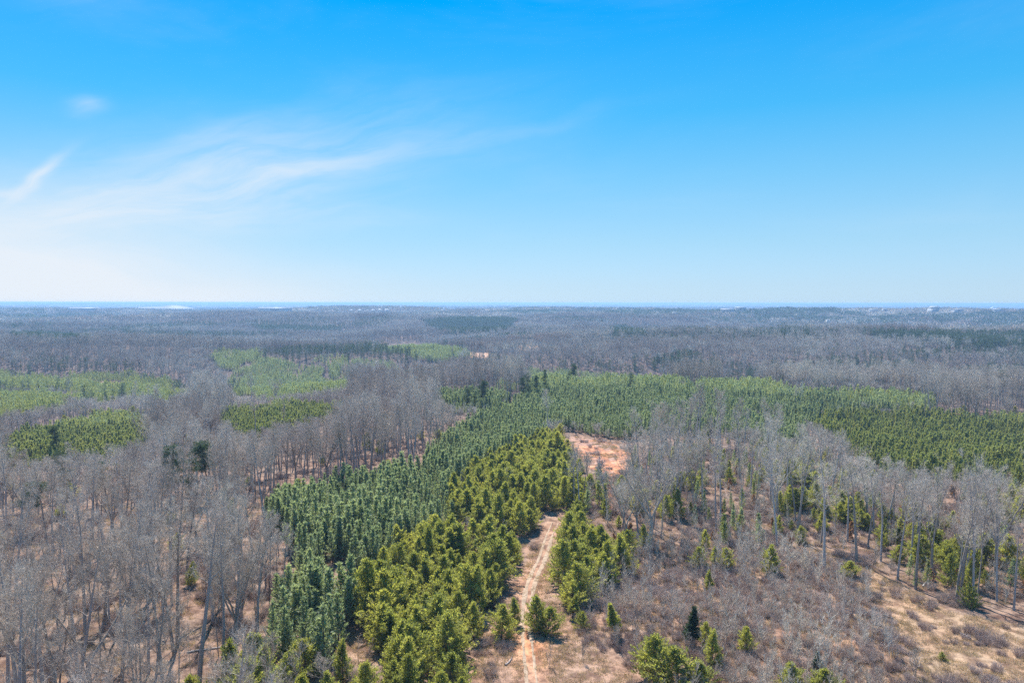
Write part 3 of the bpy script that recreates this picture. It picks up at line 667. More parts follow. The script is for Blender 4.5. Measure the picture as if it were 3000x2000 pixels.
# tall bare trees that can be picked out one by one
BT = 'tall bare trees that stand out'
for kind, i, px, py, h, w, lab in [
    ('broad', 0, 204, 1600, 21, 1.15, 'big grey tree forking low like a Y at the lower edge of the woods'), ('tall', 1, 457, 1575, 29, 1.15, 'thickest straight trunk in the front woods with a high fan crown'),
    ('broad', 2, 530, 1515, 22, .9, 'grey tree with a split trunk beside the olive evergreens'), ('tall', 0, 375, 1585, 25, 1.0, 'straight grey trunk just left of the thickest one'),
    ('pole', 0, 325, 1600, 20, 1.0, 'thin dark trunk rising from the lower edge'), ('tall', 3, 590, 1500, 22, 1.0, 'last bare tree of the front woods before the pines, pale branches'),
    ('tall', 2, 130, 1590, 24, 1.0, 'leaning grey trunk near the left lower corner'), ('broad', 1, 60, 1640, 24, 1.0, 'grey tree with wide limbs in the left lower corner'),
    ('tall', 0, 940, 1088, 22, 1.2, 'bare tree with a dark trunk at the pine plantation edge'), ('tall', 2, 800, 1130, 25, 1.1, 'tall bare tree with a thick trunk at the wood margin'),
    ('tall', 3, 785, 1128, 25, 1.0, 'tall bare trunk beside the thick one at the wood margin'), ('pole', 1, 1044, 1030, 22, .8, 'thin tall bare pole standing in the blue green pines'),
    ('pole', 0, 640, 1145, 22, 1.0, 'bare tree leaning over the pine rows'), ('broad', 1, 2288, 1328, 29, .95, 'big pale forked tree at the edge of the tan slope'),
    ('broad', 0, 2141, 1322, 26, .8, 'grey tree splitting into two stems above the tan slope'), ('tall', 1, 2061, 1332, 24, .9, 'crooked grey tree casting a shadow on the tan strip'),
    ('tall', 0, 1968, 1292, 26, 1.1, 'tall grey tree with many short limbs at the grass edge'), ('tall', 2, 2205, 1362, 27, .8, 'straight grey tree at the corner of the tan slope'),
    ('tall', 3, 2236, 1388, 28, .7, 'tall bare tree nearest the tan slope, one of two leaning apart'), ('pole', 1, 2244, 1385, 26, .8, 'slimmer bare tree of the two leaning apart'),
    ('tall', 1, 1785, 1256, 27, 1.0, 'tall bare tree at the top of the brush with a straight shadowed trunk'), ('tall', 2, 1828, 1240, 28, .9, 'pale bare tree of the close pair at the top of the brush'),
    ('tall', 0, 1835, 1240, 27, .8, 'second stem of the close pale pair at the top of the brush'), ('tall', 3, 1645, 1216, 25, 1.0, 'tall bare tree left of the evergreen undergrowth'),
    ('pole', 0, 1705, 1190, 24, 1.0, 'slim dark bare tree amid the evergreen undergrowth'), ('tall', 3, 1655, 1210, 26, .9, 'bare tree just behind the one left of the undergrowth'),
    ('broad', 2, 1560, 1168, 22, .9, 'bushy crowned bare tree near the dirt clearing'), ('tall', 1, 1490, 1160, 23, 1.0, 'grey tree with a wide crown beside the dirt clearing'),
    ('broad', 1, 1455, 1130, 20, 1.0, 'lower bare tree leaning toward the dirt clearing'), ('tall', 0, 1835, 955, 22, .8, 'bare tree alone in the middle of the green plantation'),
    ('pole', 1, 1826, 952, 20, 1.0, 'slim bare tree beside the lone one in the green plantation'),
]:
    hero(kind, i, px, py, h, w, 'bare_tree', lab, 'bare tree', BT)

OLD = [p for p in OLDP if p[1] < 400]
def clear_of_old(x, y):
    k = np.ones(x.shape, bool)
    for hx, hy in OLD:
        L_ = math.hypot(hx, hy); ux, uy = hx / L_, hy / L_; t = x * ux + y * uy; q = np.abs(x * uy - y * ux)
        k &= ~((t > L_ - 34) & (t < L_ + 3) & (q < 4.2))
    return k
def clear_of_heroes(x, y, f=1.0):
    k = np.ones(x.shape, bool)
    for hx, hy, r in HERO: k &= (x - hx) ** 2 + (y - hy) ** 2 > (r * f) ** 2
    return k

NEARMAX = 2600
# --- the track (needed to keep it free)
TRACK_PX = [(1226, 1640), (1221, 1568), (1214, 1500), (1208, 1445), (1209, 1400), (1216, 1355), (1228, 1318), (1242, 1290), (1252, 1262), (1262, 1230), (1276, 1200), (1290, 1180)]
TRK = np.array([ground_at(*p) for p in TRACK_PX])
def resample(P_, step):
    d = np.r_[0, np.cumsum(np.hypot(*np.diff(P_, axis=0).T))]; s = np.arange(0, d[-1], step)
    x = np.interp(s, d, P_[:, 0]); y = np.interp(s, d, P_[:, 1])
    for _ in range(6): x[1:-1] = (x[:-2] + 2 * x[1:-1] + x[2:]) / 4; y[1:-1] = (y[:-2] + 2 * y[1:-1] + y[2:]) / 4
    return np.stack([x, y], 1)
TRK = resample(TRK, 1.0)
def dist_track(x, y):
    out = np.full(x.shape, 1e9)
    m = (x > TRK[:, 0].min() - 25) & (x < TRK[:, 0].max() + 25) & (y < TRK[:, 1].max() + 25)
    xs, ys = x[m], y[m]; q = np.full(xs.shape, 1e9)
    for i in range(0, len(TRK), 2): q = np.minimum(q, (xs - TRK[i, 0]) ** 2 + (ys - TRK[i, 1]) ** 2)
    out[m] = np.sqrt(q); return out

class Pool:
    """all plants of one kind: the largest in view become objects, the rest one stuff object"""
    def __init__(s): s.x = []; s.y = []; s.src = []; s.scl = []; s.lod = []
    def add(s, x, y, src, scl): s.x.append(x); s.y.append(y); s.src.append(src); s.scl.append(scl)
    def done(s, vary=0.0):
        s.x = np.concatenate(s.x); s.y = np.concatenate(s.y); s.src = np.concatenate(s.src); s.scl = np.concatenate(s.scl)
        s.scl = s.scl * (1 + vary * fbm(s.x / 13, s.y / 13, 3, 99))[:, None]
        s.z = height(s.x, s.y) - 0.15; s.d = np.hypot(s.x, s.y); return s

R1 = np.random.default_rng(101)
def fit(x, y, scl, H, r):
    """below the plantations the woods are young and low: trees there stay under the line of sight to the slope behind"""
    base = height(x, y); free = r.random(len(x)) < np.where(inside(MIXED, x, y), .6, np.where((y < 190) & (x > -75), .35, .02)); best = np.full(len(x), .30); clr = np.zeros(len(x), bool); found = np.zeros(len(x), bool)
    for f in (1.0, .82, .66, .5, .38):
        hid = np.zeros(len(x), bool)
        for part in (.93, .76, .6, .45):
            top = base + scl[:, 2] * H * f * part; k = CAM_Z / np.maximum(CAM_Z - top, 3.0)
            for _ in range(3):
                zz = height(x * k, y * k, False) + 5; k = np.clip((CAM_Z - zz) / np.maximum(CAM_Z - top, 3.0), 1, 20)
            hid |= any_in(BLUE + YELLOW + OPEN[:2], x * k, y * k)
            if f == 1.0: clr |= any_in(OPEN[:2], x * k, y * k) | any_in(YELLOW[:1], x * k + 10, y * k - 20)
        ok = ~hid & ~found; best[ok] = f; found |= ok
    best[free & ~clr] = 1.0
    w = np.where(best < 1, np.sqrt(best), 1.0); return scl * np.stack([w * .9 + .1 * best, w * .9 + .1 * best, best], 1)
EV = lambda x, y: fbm(x / 260, y / 130, 3, 77) * 1.25     # where evergreens mix into the far woods

bare, pine, ced, sap, oak, farold = Pool(), Pool(), Pool(), Pool(), Pool(), Pool()
# bare woods
NOBARE = plan([(600, 1175), (960, 1085), (1060, 975), (1262, 1000), (1345, 1100), (1290, 1190), (1204, 1311), (1110, 1460), (1097, 1640), (640, 1640), (640, 1491), (640, 1447), (655, 1351), (680, 1270)])
x, y = jgrid(62, 700, 7.0, 1)
dd = np.hypot(x, y)
xw, yw = wob(x, y)
excl = any_in(OPEN, x, y) | any_in(BLUE + YELLOW + CEDAR, xw, yw) | inside(SAPL, xw, yw) | inside(NOBARE, xw, yw) | (dist_track(x, y) < 6)
mx = inside(MIXED, x, y)
keep = ~excl & clear_of_heroes(x, y) & clear_of_old(x, y) & (~mx | (R1.random(x.size) < 0.40)) & ~((x > -28) & (y < 115) & (x < 150)) & ~((x > 60) & (y < 140))
# a few bare trees inside the plantations
xb, yb = x[any_in(BLUE, x, y) & (R1.random(x.size) < 0.018) & (dd > 230)], y[any_in(BLUE, x, y)][:0]
x, y = x[keep], y[keep]; n = len(x)
st = R1.choice(9, n, p=[.16, .16, .16, .16, .05, .05, .04, .11, .11])
bare.add(x, y, st, fit(x, y, sizes(n, .72, 1.08, R1), 26, R1))
x, y = jgrid(700, NEARMAX, 8.6, 2); xw, yw = wob(x, y, 22, 60)
keep = ~any_in(OPEN, x, y) & ~any_in(BLUE + YELLOW + TALLPINE, xw, yw); ev = EV(x, y) + R1.normal(size=x.size) * .26 + .28 * sstep(height(x, y), 4, 18)
isold = keep & (ev > 0.50); keep &= ~isold
farold.add(x[isold], y[isold], R1.integers(0, 3, isold.sum()), sizes(isold.sum(), .6, .95, R1))
ym = R1.random(x.size)
n = keep.sum(); bare.add(x[keep], y[keep], 9 + R1.integers(0, 5, n), fit(x[keep], y[keep], sizes(n, .72, 1.05, R1), 25, R1))
x, y = jgrid(300, 1700, 6.5, 22); k = ~any_in(OPEN + BLUE + YELLOW + CEDAR, x, y) & (R1.random(x.size) < .8); n = k.sum()
bare.add(x[k], y[k], 9 + R1.integers(0, 5, n), sizes(n, .22, .42, R1) * [1.3, 1.3, 1])
# stands of tall dark pine
x, y = jgrid(600, 3500, 6.5, 3); k = any_in(TALLPINE, *wob(x, y, 5, 30)); farold.add(x[k], y[k], R1.integers(0, 3, k.sum()), sizes(k.sum(), .75, 1.0, R1))
x, y = jgrid(150, 700, 16, 33); k = (R1.random(x.size) < .025) & ~any_in(OPEN + BLUE + YELLOW + CEDAR, x, y) & (y > 230) & ~inside(SAPL, x, y); farold.add(x[k], y[k], R1.integers(0, 3, k.sum()), sizes(k.sum(), .4, .75, R1))
# young pine plantations
x, y = jgrid(90, 520, 2.3, 4); q_ = np.hypot(x, y) > 215; q_ |= R1.random(x.size) < .74; x, y = x[q_], y[q_]; xw, yw = wob(x, y, 1.6, 8); fr = clear_of_heroes(x, y, .6) & (dist_track(x, y) > 3) & ~any_in(OPEN, x, y)
gap = fbm(x / 14, y / 14, 2, 91) > 0.8
kb = any_in(BLUE, xw, yw) & fr & ~gap & ~any_in(CEDAR, xw, yw); ky = any_in(YELLOW, xw, yw) & fr & ~kb & ~gap
pine.add(x[kb], y[kb], R1.integers(0, 4, kb.sum()), sizes(kb.sum(), .75, 1.3, R1, .22) * (1.12 - .22 * sstep(np.hypot(x[kb], y[kb]), 180, 300))[:, None]); pine.add(x[ky], y[ky], 4 + R1.integers(0, 3, ky.sum()), sizes(ky.sum(), .7, 1.15, R1, .22))
x, y = jgrid(520, 1500, 2.9, 5); xw, yw = wob(x, y, 22, 60); gp = (fbm(x / 30, y / 60, 3, 95) + R1.normal(size=x.size) * .2) < .62; fr = ~any_in(OPEN, x, y)
kb = any_in(BLUE, xw, yw) & fr & gp; ky = any_in(YELLOW, xw, yw) & fr & ~kb & gp
mixc = R1.random(x.size) < .25
pine.add(x[kb], y[kb], np.where(mixc[kb], 10, 7) + R1.integers(0, 3, kb.sum()), sizes(kb.sum(), .75, 1.2, R1)); pine.add(x[ky], y[ky], np.where(mixc[ky], 7, 10) + R1.integers(0, 3, ky.sum()), sizes(ky.sum(), .75, 1.2, R1))
# evergreen thickets and undergrowth
x, y = jgrid(85, 420, 4.2, 6); xw, yw = wob(x, y, 1.5, 8); fr = clear_of_heroes(x, y) & (dist_track(x, y) > 5.8)
k = any_in(CEDAR, xw, yw) & fr & ~any_in(OPEN, x, y) & (fbm(x / 11, y / 11, 2, 61) < 0.85); n = k.sum()
ced.add(x[k], y[k], R1.integers(0, 5, n), sizes(n, .72, 1.32, R1))
x, y = jgrid(130, 420, 4.6, 7); un = fbm(x / 22, y / 22, 3, 63) + R1.normal(size=x.size) * .25
k = inside(MIXED, x, y) & (un > .36) & clear_of_heroes(x, y, 1.0) & ~any_in(OPEN + CEDAR, x, y); n = k.sum()
ced.add(x[k], y[k], R1.integers(0, 5, n), sizes(n, .4, 1.05, R1, .3))
k2 = inside(MIXED, x, y) & (un < -.35) & (R1.random(x.size) < .5) & clear_of_heroes(x, y); pine.add(x[k2], y[k2], R1.integers(0, 7, k2.sum()), sizes(k2.sum(), .6, 1.0, R1))
k3 = inside(MIXED, x, y) & (np.abs(un) < .12) & (R1.random(x.size) < .4) & clear_of_heroes(x, y); oak.add(x[k3], y[k3], np.zeros(k3.sum(), int), sizes(k3.sum(), .5, 1.1, R1))
# edge evergreens along the plantation / wood border
x, y = jgrid(100, 700, 5.5, 8); k = (R1.random(x.size) < .035) & ~any_in(OPEN + CEDAR + BLUE + YELLOW, x, y) & ~inside(SAPL, x, y) & clear_of_heroes(x, y) & ((x < -20) | (y > 250)); n = k.sum()
ced.add(x[k], y[k], R1.integers(0, 5, n), sizes(n, .45, 1.0, R1))
# saplings
x, y = jgrid(85, 330, 3.0, 9); k = (inside(SAPL, x, y) & (fbm(x / 16, y / 16, 2, 65) > -.55) & (R1.random(x.size) < .8)) | (inside(MIXED, x, y) & (R1.random(x.size) < .3)) | (any_in(CEDAR[:2], x, y) & (R1.random(x.size) < .04))
k |= inside(OPEN[4], x, y) & (R1.random(x.size) < .03)
k |= (x < -25) & (y < 260) & ~any_in(BLUE + CEDAR, x, y) & (R1.random(x.size) < .10)
k &= clear_of_heroes(x, y, .8) & (dist_track(x, y) > 6); n = k.sum(); sap.add(x[k], y[k], R1.integers(0, 4, n), sizes(n, .6, 1.45, R1))
for p, v in ((bare, .0), (pine, .28), (ced, .25), (sap, .3), (oak, .1), (farold, .1)): p.done(v)

LODB = [joined('far bare tree', *bare_tree(200 + i, 25, s, 1), M['bark'], M['twig']) for i, s in enumerate(('tall', 'tall', 'broad', 'broad', 'pole'))]
LODP = [joined('far pine', *young_pine(220 + i, 7.6, 1), M['pbark'], M['blue'] if i < 3 else M['yellow']) for i in range(6)]
LODO = [joined('far old pine', *tall_pine(240 + i, 20, 1, l), M['pbark'], M['dark']) for i, l in enumerate((.3, .4, .2))]
def join_pair(nm, pr):
    out = []
    for tme, cme in pr:
        me = bpy.data.meshes.new(nm); vs = []; fs = []; mi = []; n0 = 0
        V, F, K = [], [], []
        for k, q in enumerate((tme, cme)):
            v = np.empty(len(q.vertices) * 3, np.float32); q.vertices.foreach_get('co', v); f = np.empty(len(q.loops), np.int32); q.loops.foreach_get('vertex_index', f)
            V.append(v.reshape(-1, 3)); F.append(f.reshape(-1, 3) + n0); n0 += len(q.vertices); K.append(np.full(len(q.polygons), k))
        t = Mesh(); t.V = V; t.F = F; d = t.data(nm, None); d.materials.append(tme.materials[0]); d.materials.append(cme.materials[0])
        d.polygons.foreach_set('material_index', np.concatenate(K).astype(np.int32)); out.append(d)
    return out

def settle(pool, protos, sources, many, name, mass_name, mass_label, describe, up, cat):
    """largest in view -> things with trunk and crown; the rest -> one mass"""
    px, py = pixel_of(pool.x, pool.y, pool.z + up * .55)
    vis = (px > 5) & (px < 2347) & (py < 1563) & (pool.src < len(protos))
    # size in the picture
    sz = np.where(vis, pool.scl[:, 2] / np.sqrt(pool.d ** 2 + CAM_Z ** 2), -1)
    pick = np.argsort(-sz)[:many]; pick = pick[sz[pick] > 0]
    r = np.random.default_rng(7)
    for i in pick:
        lab, grp = describe(pool.x[i], pool.y[i], int(pool.src[i]), px[i], py[i])
        place(protos[int(pool.src[i])], (pool.x[i], pool.y[i], pool.z[i]), pool.scl[i], r.uniform(0, 6.28), name, lab, cat, grp, tuple(r.normal(size=2) * .03))
    m = np.ones(len(pool.x), bool); m[pick] = False; n = m.sum()
    if n: scatter(mass_name, mass_label, sources, pool.x[m], pool.y[m], pool.z[m], pool.src[m], turns(n, r), pool.scl[m])
    print(name, len(pick), 'rest', n)

LAND = [(ground_at(px, py), t) for px, py, t in [
    (204, 1600, 'the low Y forked grey tree'), (457, 1575, 'the thickest straight trunk'), (530, 1515, 'the split trunked grey tree'), (60, 1640, 'the wide limbed corner tree'),
    (404, 1180, 'the big dark woods pine'), (232, 1180, 'the half buried dark crown'), (52, 1230, 'the wide olive pine crown'), (133, 1060, 'the dark spreading pine'), (478, 1150, 'the open crowned dark pine'),
    (800, 1130, 'the twin wood margin trunks'), (640, 1145, 'the tree leaning over pines'), (940, 1088, 'the dark plantation edge trunk'), (1044, 1030, 'the thin bare pole'),
    (2288, 1328, 'the big pale forked tree'), (2141, 1322, 'the two stemmed grey tree'), (2061, 1332, 'the crooked grey tree'), (1968, 1292, 'the short limbed grey tree'), (2236, 1388, 'the pair leaning apart'),
    (1785, 1256, 'the brush top tree'), (1832, 1240, 'the close pale pair'), (1645, 1216, 'the undergrowth edge tree'), (1560, 1168, 'the bushy crowned bare tree'),
    (1490, 1160, 'the wide crowned clearing tree'), (1396, 1200, 'the pale lone tree'), (1380, 1060, 'the dirt clearing'), (1948, 1325, 'the dark rounded evergreen'),
    (1233, 1448, 'the rut side evergreen pair'), (1152, 1466, 'the rounded rut side evergreen'), (1414, 1460, 'the lone stemmed pine'), (1500, 1562, 'the big bright olive clump'),
    (1584, 1482, 'the slim dark green pine'), (1714, 1500, 'the lone yellow green evergreen'), (1640, 1298, 'the brush top evergreen row'), (1768, 1318, 'the tall brush top evergreen'),
    (1876, 1545, 'the small dark brush pine'), (822, 1510, 'the whitish gap sapling'), (1025, 1575, 'the whitish lower edge sapling'), (1290, 1190, 'the upper track end'),
    (1240, 1300, 'the middle of the track'), (1085, 1228, 'the small grassy gap'), (2165, 1515, 'the tiny evergreen seedling'), (1835, 955, 'the lone plantation bare tree')]]
LX = np.array([p[0] for p, t in LAND]); LY = np.array([p[1] for p, t in LAND])
def where(x, y):
    k = int(np.argmin((LX - x) ** 2 + (LY - y) ** 2)); dx, dy = x - LX[k], y - LY[k]; d = math.hypot(dx, dy)
    a = math.degrees(math.atan2(dx, dy)) % 360
    dr = ['behind', 'behind and right of', 'right of', 'in front and right of', 'in front of', 'in front and left of', 'left of', 'behind and left of'][int((a + 22.5) // 45) % 8]
    return ('close ' if d < 7 else ('' if d < 15 else ('well ' if d < 28 else 'far '))) + dr + ' ' + LAND[k][1]
SZ = lambda v, lo, hi: 'small ' if v < lo else ('large ' if v > hi else '')
bprot = PR['tall'] + PR['broad'] + PR['pole']
KB = ['straight'] * 4 + ['forked'] * 3 + ['slim'] * 2
def d_bare(x, y, s, px, py):
    return '%s bare tree %s' % (KB[s], where(x, y)), 'bare trees of the woods left of the pines' if x < 20 else 'bare trees of the thin woods beyond the brush'
settle(bare, bprot, join_pair('bare tree', bprot) + LODB, 269, 'bare_tree', 'bare_woodland', 'grey leafless woods stretching over the hills and valleys', d_bare, 24, 'bare tree')
pprot = PR['pine'] + PR['ypine']
def d_pine(x, y, s, px, py):
    if s < 4 and x < 10: return ['full', 'narrow', 'low', 'pointed'][s] + ' blue-green young pine ' + where(x, y), 'young pines of the blue green plantation'
    return 'young green woodland pine ' + where(x, y), 'young pines under the bare trees'
settle(pine, pprot, join_pair('young pine', pprot) + LODP, 300, 'young_pine', 'pine_plantation', 'dense young green pine plantations covering the hills', d_pine, 8, 'pine tree')
def d_ced(x, y, s, px, py):
    sh = ['full', 'pointed', 'wide', 'plain', 'bulky'][s]; q = lambda P_: inside(P_, np.array([x]), np.array([y]))[0]
    g = 'olive evergreens around the track and woods'
    return '%s olive evergreen %s' % (sh, where(x, y)), g
settle(ced, PR['cedar'], join_pair('cedar', PR['cedar']), 275, 'evergreen_bush', 'evergreen_undergrowth', 'olive evergreens scattered farther back among the bare trees', d_ced, 6, 'evergreen tree')
def d_sap(x, y, s, px, py): return '%s bare sapling %s' % (['short', 'upright', 'stubby', 'tall'][s], where(x, y)), 'bare saplings in the brush'
settle(sap, PR['sap'], join_pair('sapling', PR['sap']), 290, 'bare_sapling', 'sapling_undergrowth', 'leafless saplings filling the ground under the woods', d_sap, 5, 'sapling')
settle(oak, PR['oaklet'], join_pair('russet oak', PR['oaklet']), 60, 'russet_oak', 'russet_undergrowth', 'small oaks that kept their dry russet leaves', lambda x, y, *a: ('small russet leaved oak ' + where(x, y), 'russet leaved small oaks'), 4, 'oak tree')
scatter('far_pine_stands', 'dark tall pine stands on the far hills', LODO, farold.x, farold.y, farold.z, farold.src, turns(len(farold.x), R1), farold.scl)

# --- far canopy: clumps of many crowns over the distant hills
def clump(seed, size, ntree, h, w, mats):
    r = np.random.default_rng(seed); me = Mesh(); kinds = []
    for k in range(ntree):
        c = np.array([r.uniform(-.5, .5) * size, r.uniform(-.5, .5) * size, 0]); hh = h * r.uniform(.75, 1.1); n = 16
        o = r.normal(size=(n, 3)); o /= np.linalg.norm(o, axis=1)[:, None]; o *= [w * .5, w * .5, hh * .3]; B = c + o + [0, 0, hh * .62]
        me.leaves(B, o * [1, 1, 1.2] + [0, 0, .8] + r.normal(size=(n, 3)) * 1.5, hh * .22, w * .28, r); ev = r.random() < mats; kinds += [ev] * (2 * n)
        me.blades(c[None] + 0.0, np.array([[0, 0, 1.0]]), np.array([hh]), .5, r); kinds += [False]
    return me, kinds
def clump_data(seed, size, ntree, h, w, evf):
    me, kinds = clump(seed, size, ntree, h, w, evf); d = me.data('woodland clump', None); d.materials.append(M['twig']); d.materials.append(M['dark'])
    # leaves() stores all first triangles, then the second ones
    idx = []; p = 0
    for k in range(ntree):
        ev = kinds[k * 33]; idx += [1 if ev else 0] * 32 + [0]
    d.polygons.foreach_set('material_index', np.array(idx, np.int32)); return d
src = [clump_data(300 + i, 46, 24, 19, 8.5, f) for i, f in enumerate((.02, .04, .1, .75))] + [clump_data(320 + i, 150, 70, 22, 20, f) for i, f in enumerate((.03, .08, .7))]
x1, y1 = jgrid(NEARMAX, 8500, 38, 12); e1 = EV(x1 / 2.2, y1 / 2.2) + R1.normal(size=x1.size) * .22 + .25 * sstep(height(x1, y1), 4, 20); i1 = np.where(e1 > .40, 3, R1.integers(0, 3, x1.size))
x2, y2 = jgrid(8500, 40000, 210, 13); i2 = np.where(EV(x2 / 8, y2 / 8) > .38, 6, 4 + R1.integers(0, 2, x2.size)); 
xx = np.r_[x1, x2]; yy = np.r_[y1, y2]; ii = np.r_[i1, i2]; n = len(xx)
s2 = np.stack([np.ones(n), np.ones(n), R1.uniform(.8, 1.15, n)], 1); s2[len(x1):, :2] = 1.5
scatter('distant_woodland', 'blue hazy woods out to the horizon', src, xx, yy, height(xx, yy) - .5, ii, np.stack([np.zeros(n), np.zeros(n), R1.uniform(0, 6.28, n)], 1), s2)
print('clumps', n)

# --- low brush and dry grass
x, y = jgrid(85, 330, 1.9, 14); d = np.hypot(x, y)
q = fbm(x / 9, y / 9, 3, 71) + R1.normal(size=x.size) * .3; opn = any_in(OPEN[3:5], x, y)
kb = ((inside(SAPL, x, y) & (q > -.45)) | (inside(MIXED, x, y) & (q > -.1)) | (opn & (q > .62)) | (inside(OPEN[4], x, y) & (q > .05)) | ((x < -20) & (q > .38) & ~any_in(BLUE + CEDAR, x, y)) | (inside(OPEN[0], x, y) & (q > .85))) & (dist_track(x, y) > 2.6)
n = kb.sum(); scatter('brush_undergrowth', 'low leafless brown and grey brush', [brush(400 + i, R=1.1, H=h).data('brush', M['brush']) for i, h in enumerate((1.0, 1.5, 2.1))], x[kb], y[kb], height(x[kb], y[kb]) - .05,
    R1.integers(0, 3, n), turns(n, R1, .08), sizes(n, .55, 1.15, R1)); print('brush', n)
x, y = jgrid(85, 350, 1.15, 15); q = fbm(x / 6, y / 6, 3, 73)
kg = (any_in(OPEN[:5] + [OPEN[10]], x, y) | inside(SAPL, x, y) | (inside(MIXED, x, y) & (np.hypot(x, y) < 260) & (R1.random(x.size) < .4)) | ((x < -20) & (np.hypot(x, y) < 260) & (R1.random(x.size) < .3))) & (dist_track(x, y) > 1.35) & (q + R1.normal(size=x.size) * .3 > np.where(inside(OPEN[0], x, y), .35, -.45))
n = kg.sum(); scatter('dry_grass', 'flattened dry straw coloured grass around the track', [tuft(420 + i, H=h).data('tuft', M['straw']) for i, h in enumerate((.35, .5, .7))], x[kg], y[kg], height(x[kg], y[kg]),
    R1.integers(0, 3, n), turns(n, R1, .08), sizes(n, .6, 1.2, R1)); print('grass', n)

# fallen trunks on the open slope and the wood floor
for k, (px, py, ln, a, lab) in enumerate([
    (1650, 1410, 6, .5, 'grey fallen trunk lying in the brush'), (2050, 1420, 5, 2.2, 'short fallen trunk on the tan strip beside the brush'), (2120, 1350, 8, .9, 'long fallen trunk at the foot of the bare trees'),
    (2230, 1470, 4, 1.9, 'small fallen stem on the tan slope'), (430, 1500, 8, .4, 'fallen trunk on the leaf litter of the front woods'), (250, 1545, 7, 2.6, 'pale fallen trunk near the lower edge of the front woods'),
    (1160, 1530, 3, 1.1, 'short broken stem lying in the grass left of the track'), (1900, 1275, 7, 2.9, 'fallen trunk at the upper end of the tan strip')]):
    x, y = ground_at(px, py); r_ = np.random.default_rng(k + 900); m = Mesh()
    P_ = polyline(np.zeros(3), np.array([math.cos(a), math.sin(a), 0.0]), ln, 6, r_, 0, .05); P_[:, 2] = height(P_[:, 0] + x, P_[:, 1] + y) - float(height(x, y)) + .16
    m.tube(P_, np.linspace(.2, .07, 7), 6)
    for j in (3, 4, 5): m.tube([P_[j], P_[j] + r_.normal(size=3) * [.5, .5, .1] + [0, 0, .7]], [.05, .015], 4)
    e = link('fallen_trunk', m.data('fallen trunk', M['palebark'], True)); e.location = (x, y, float(height(x, y))); tag(e, lab, 'fallen tree')

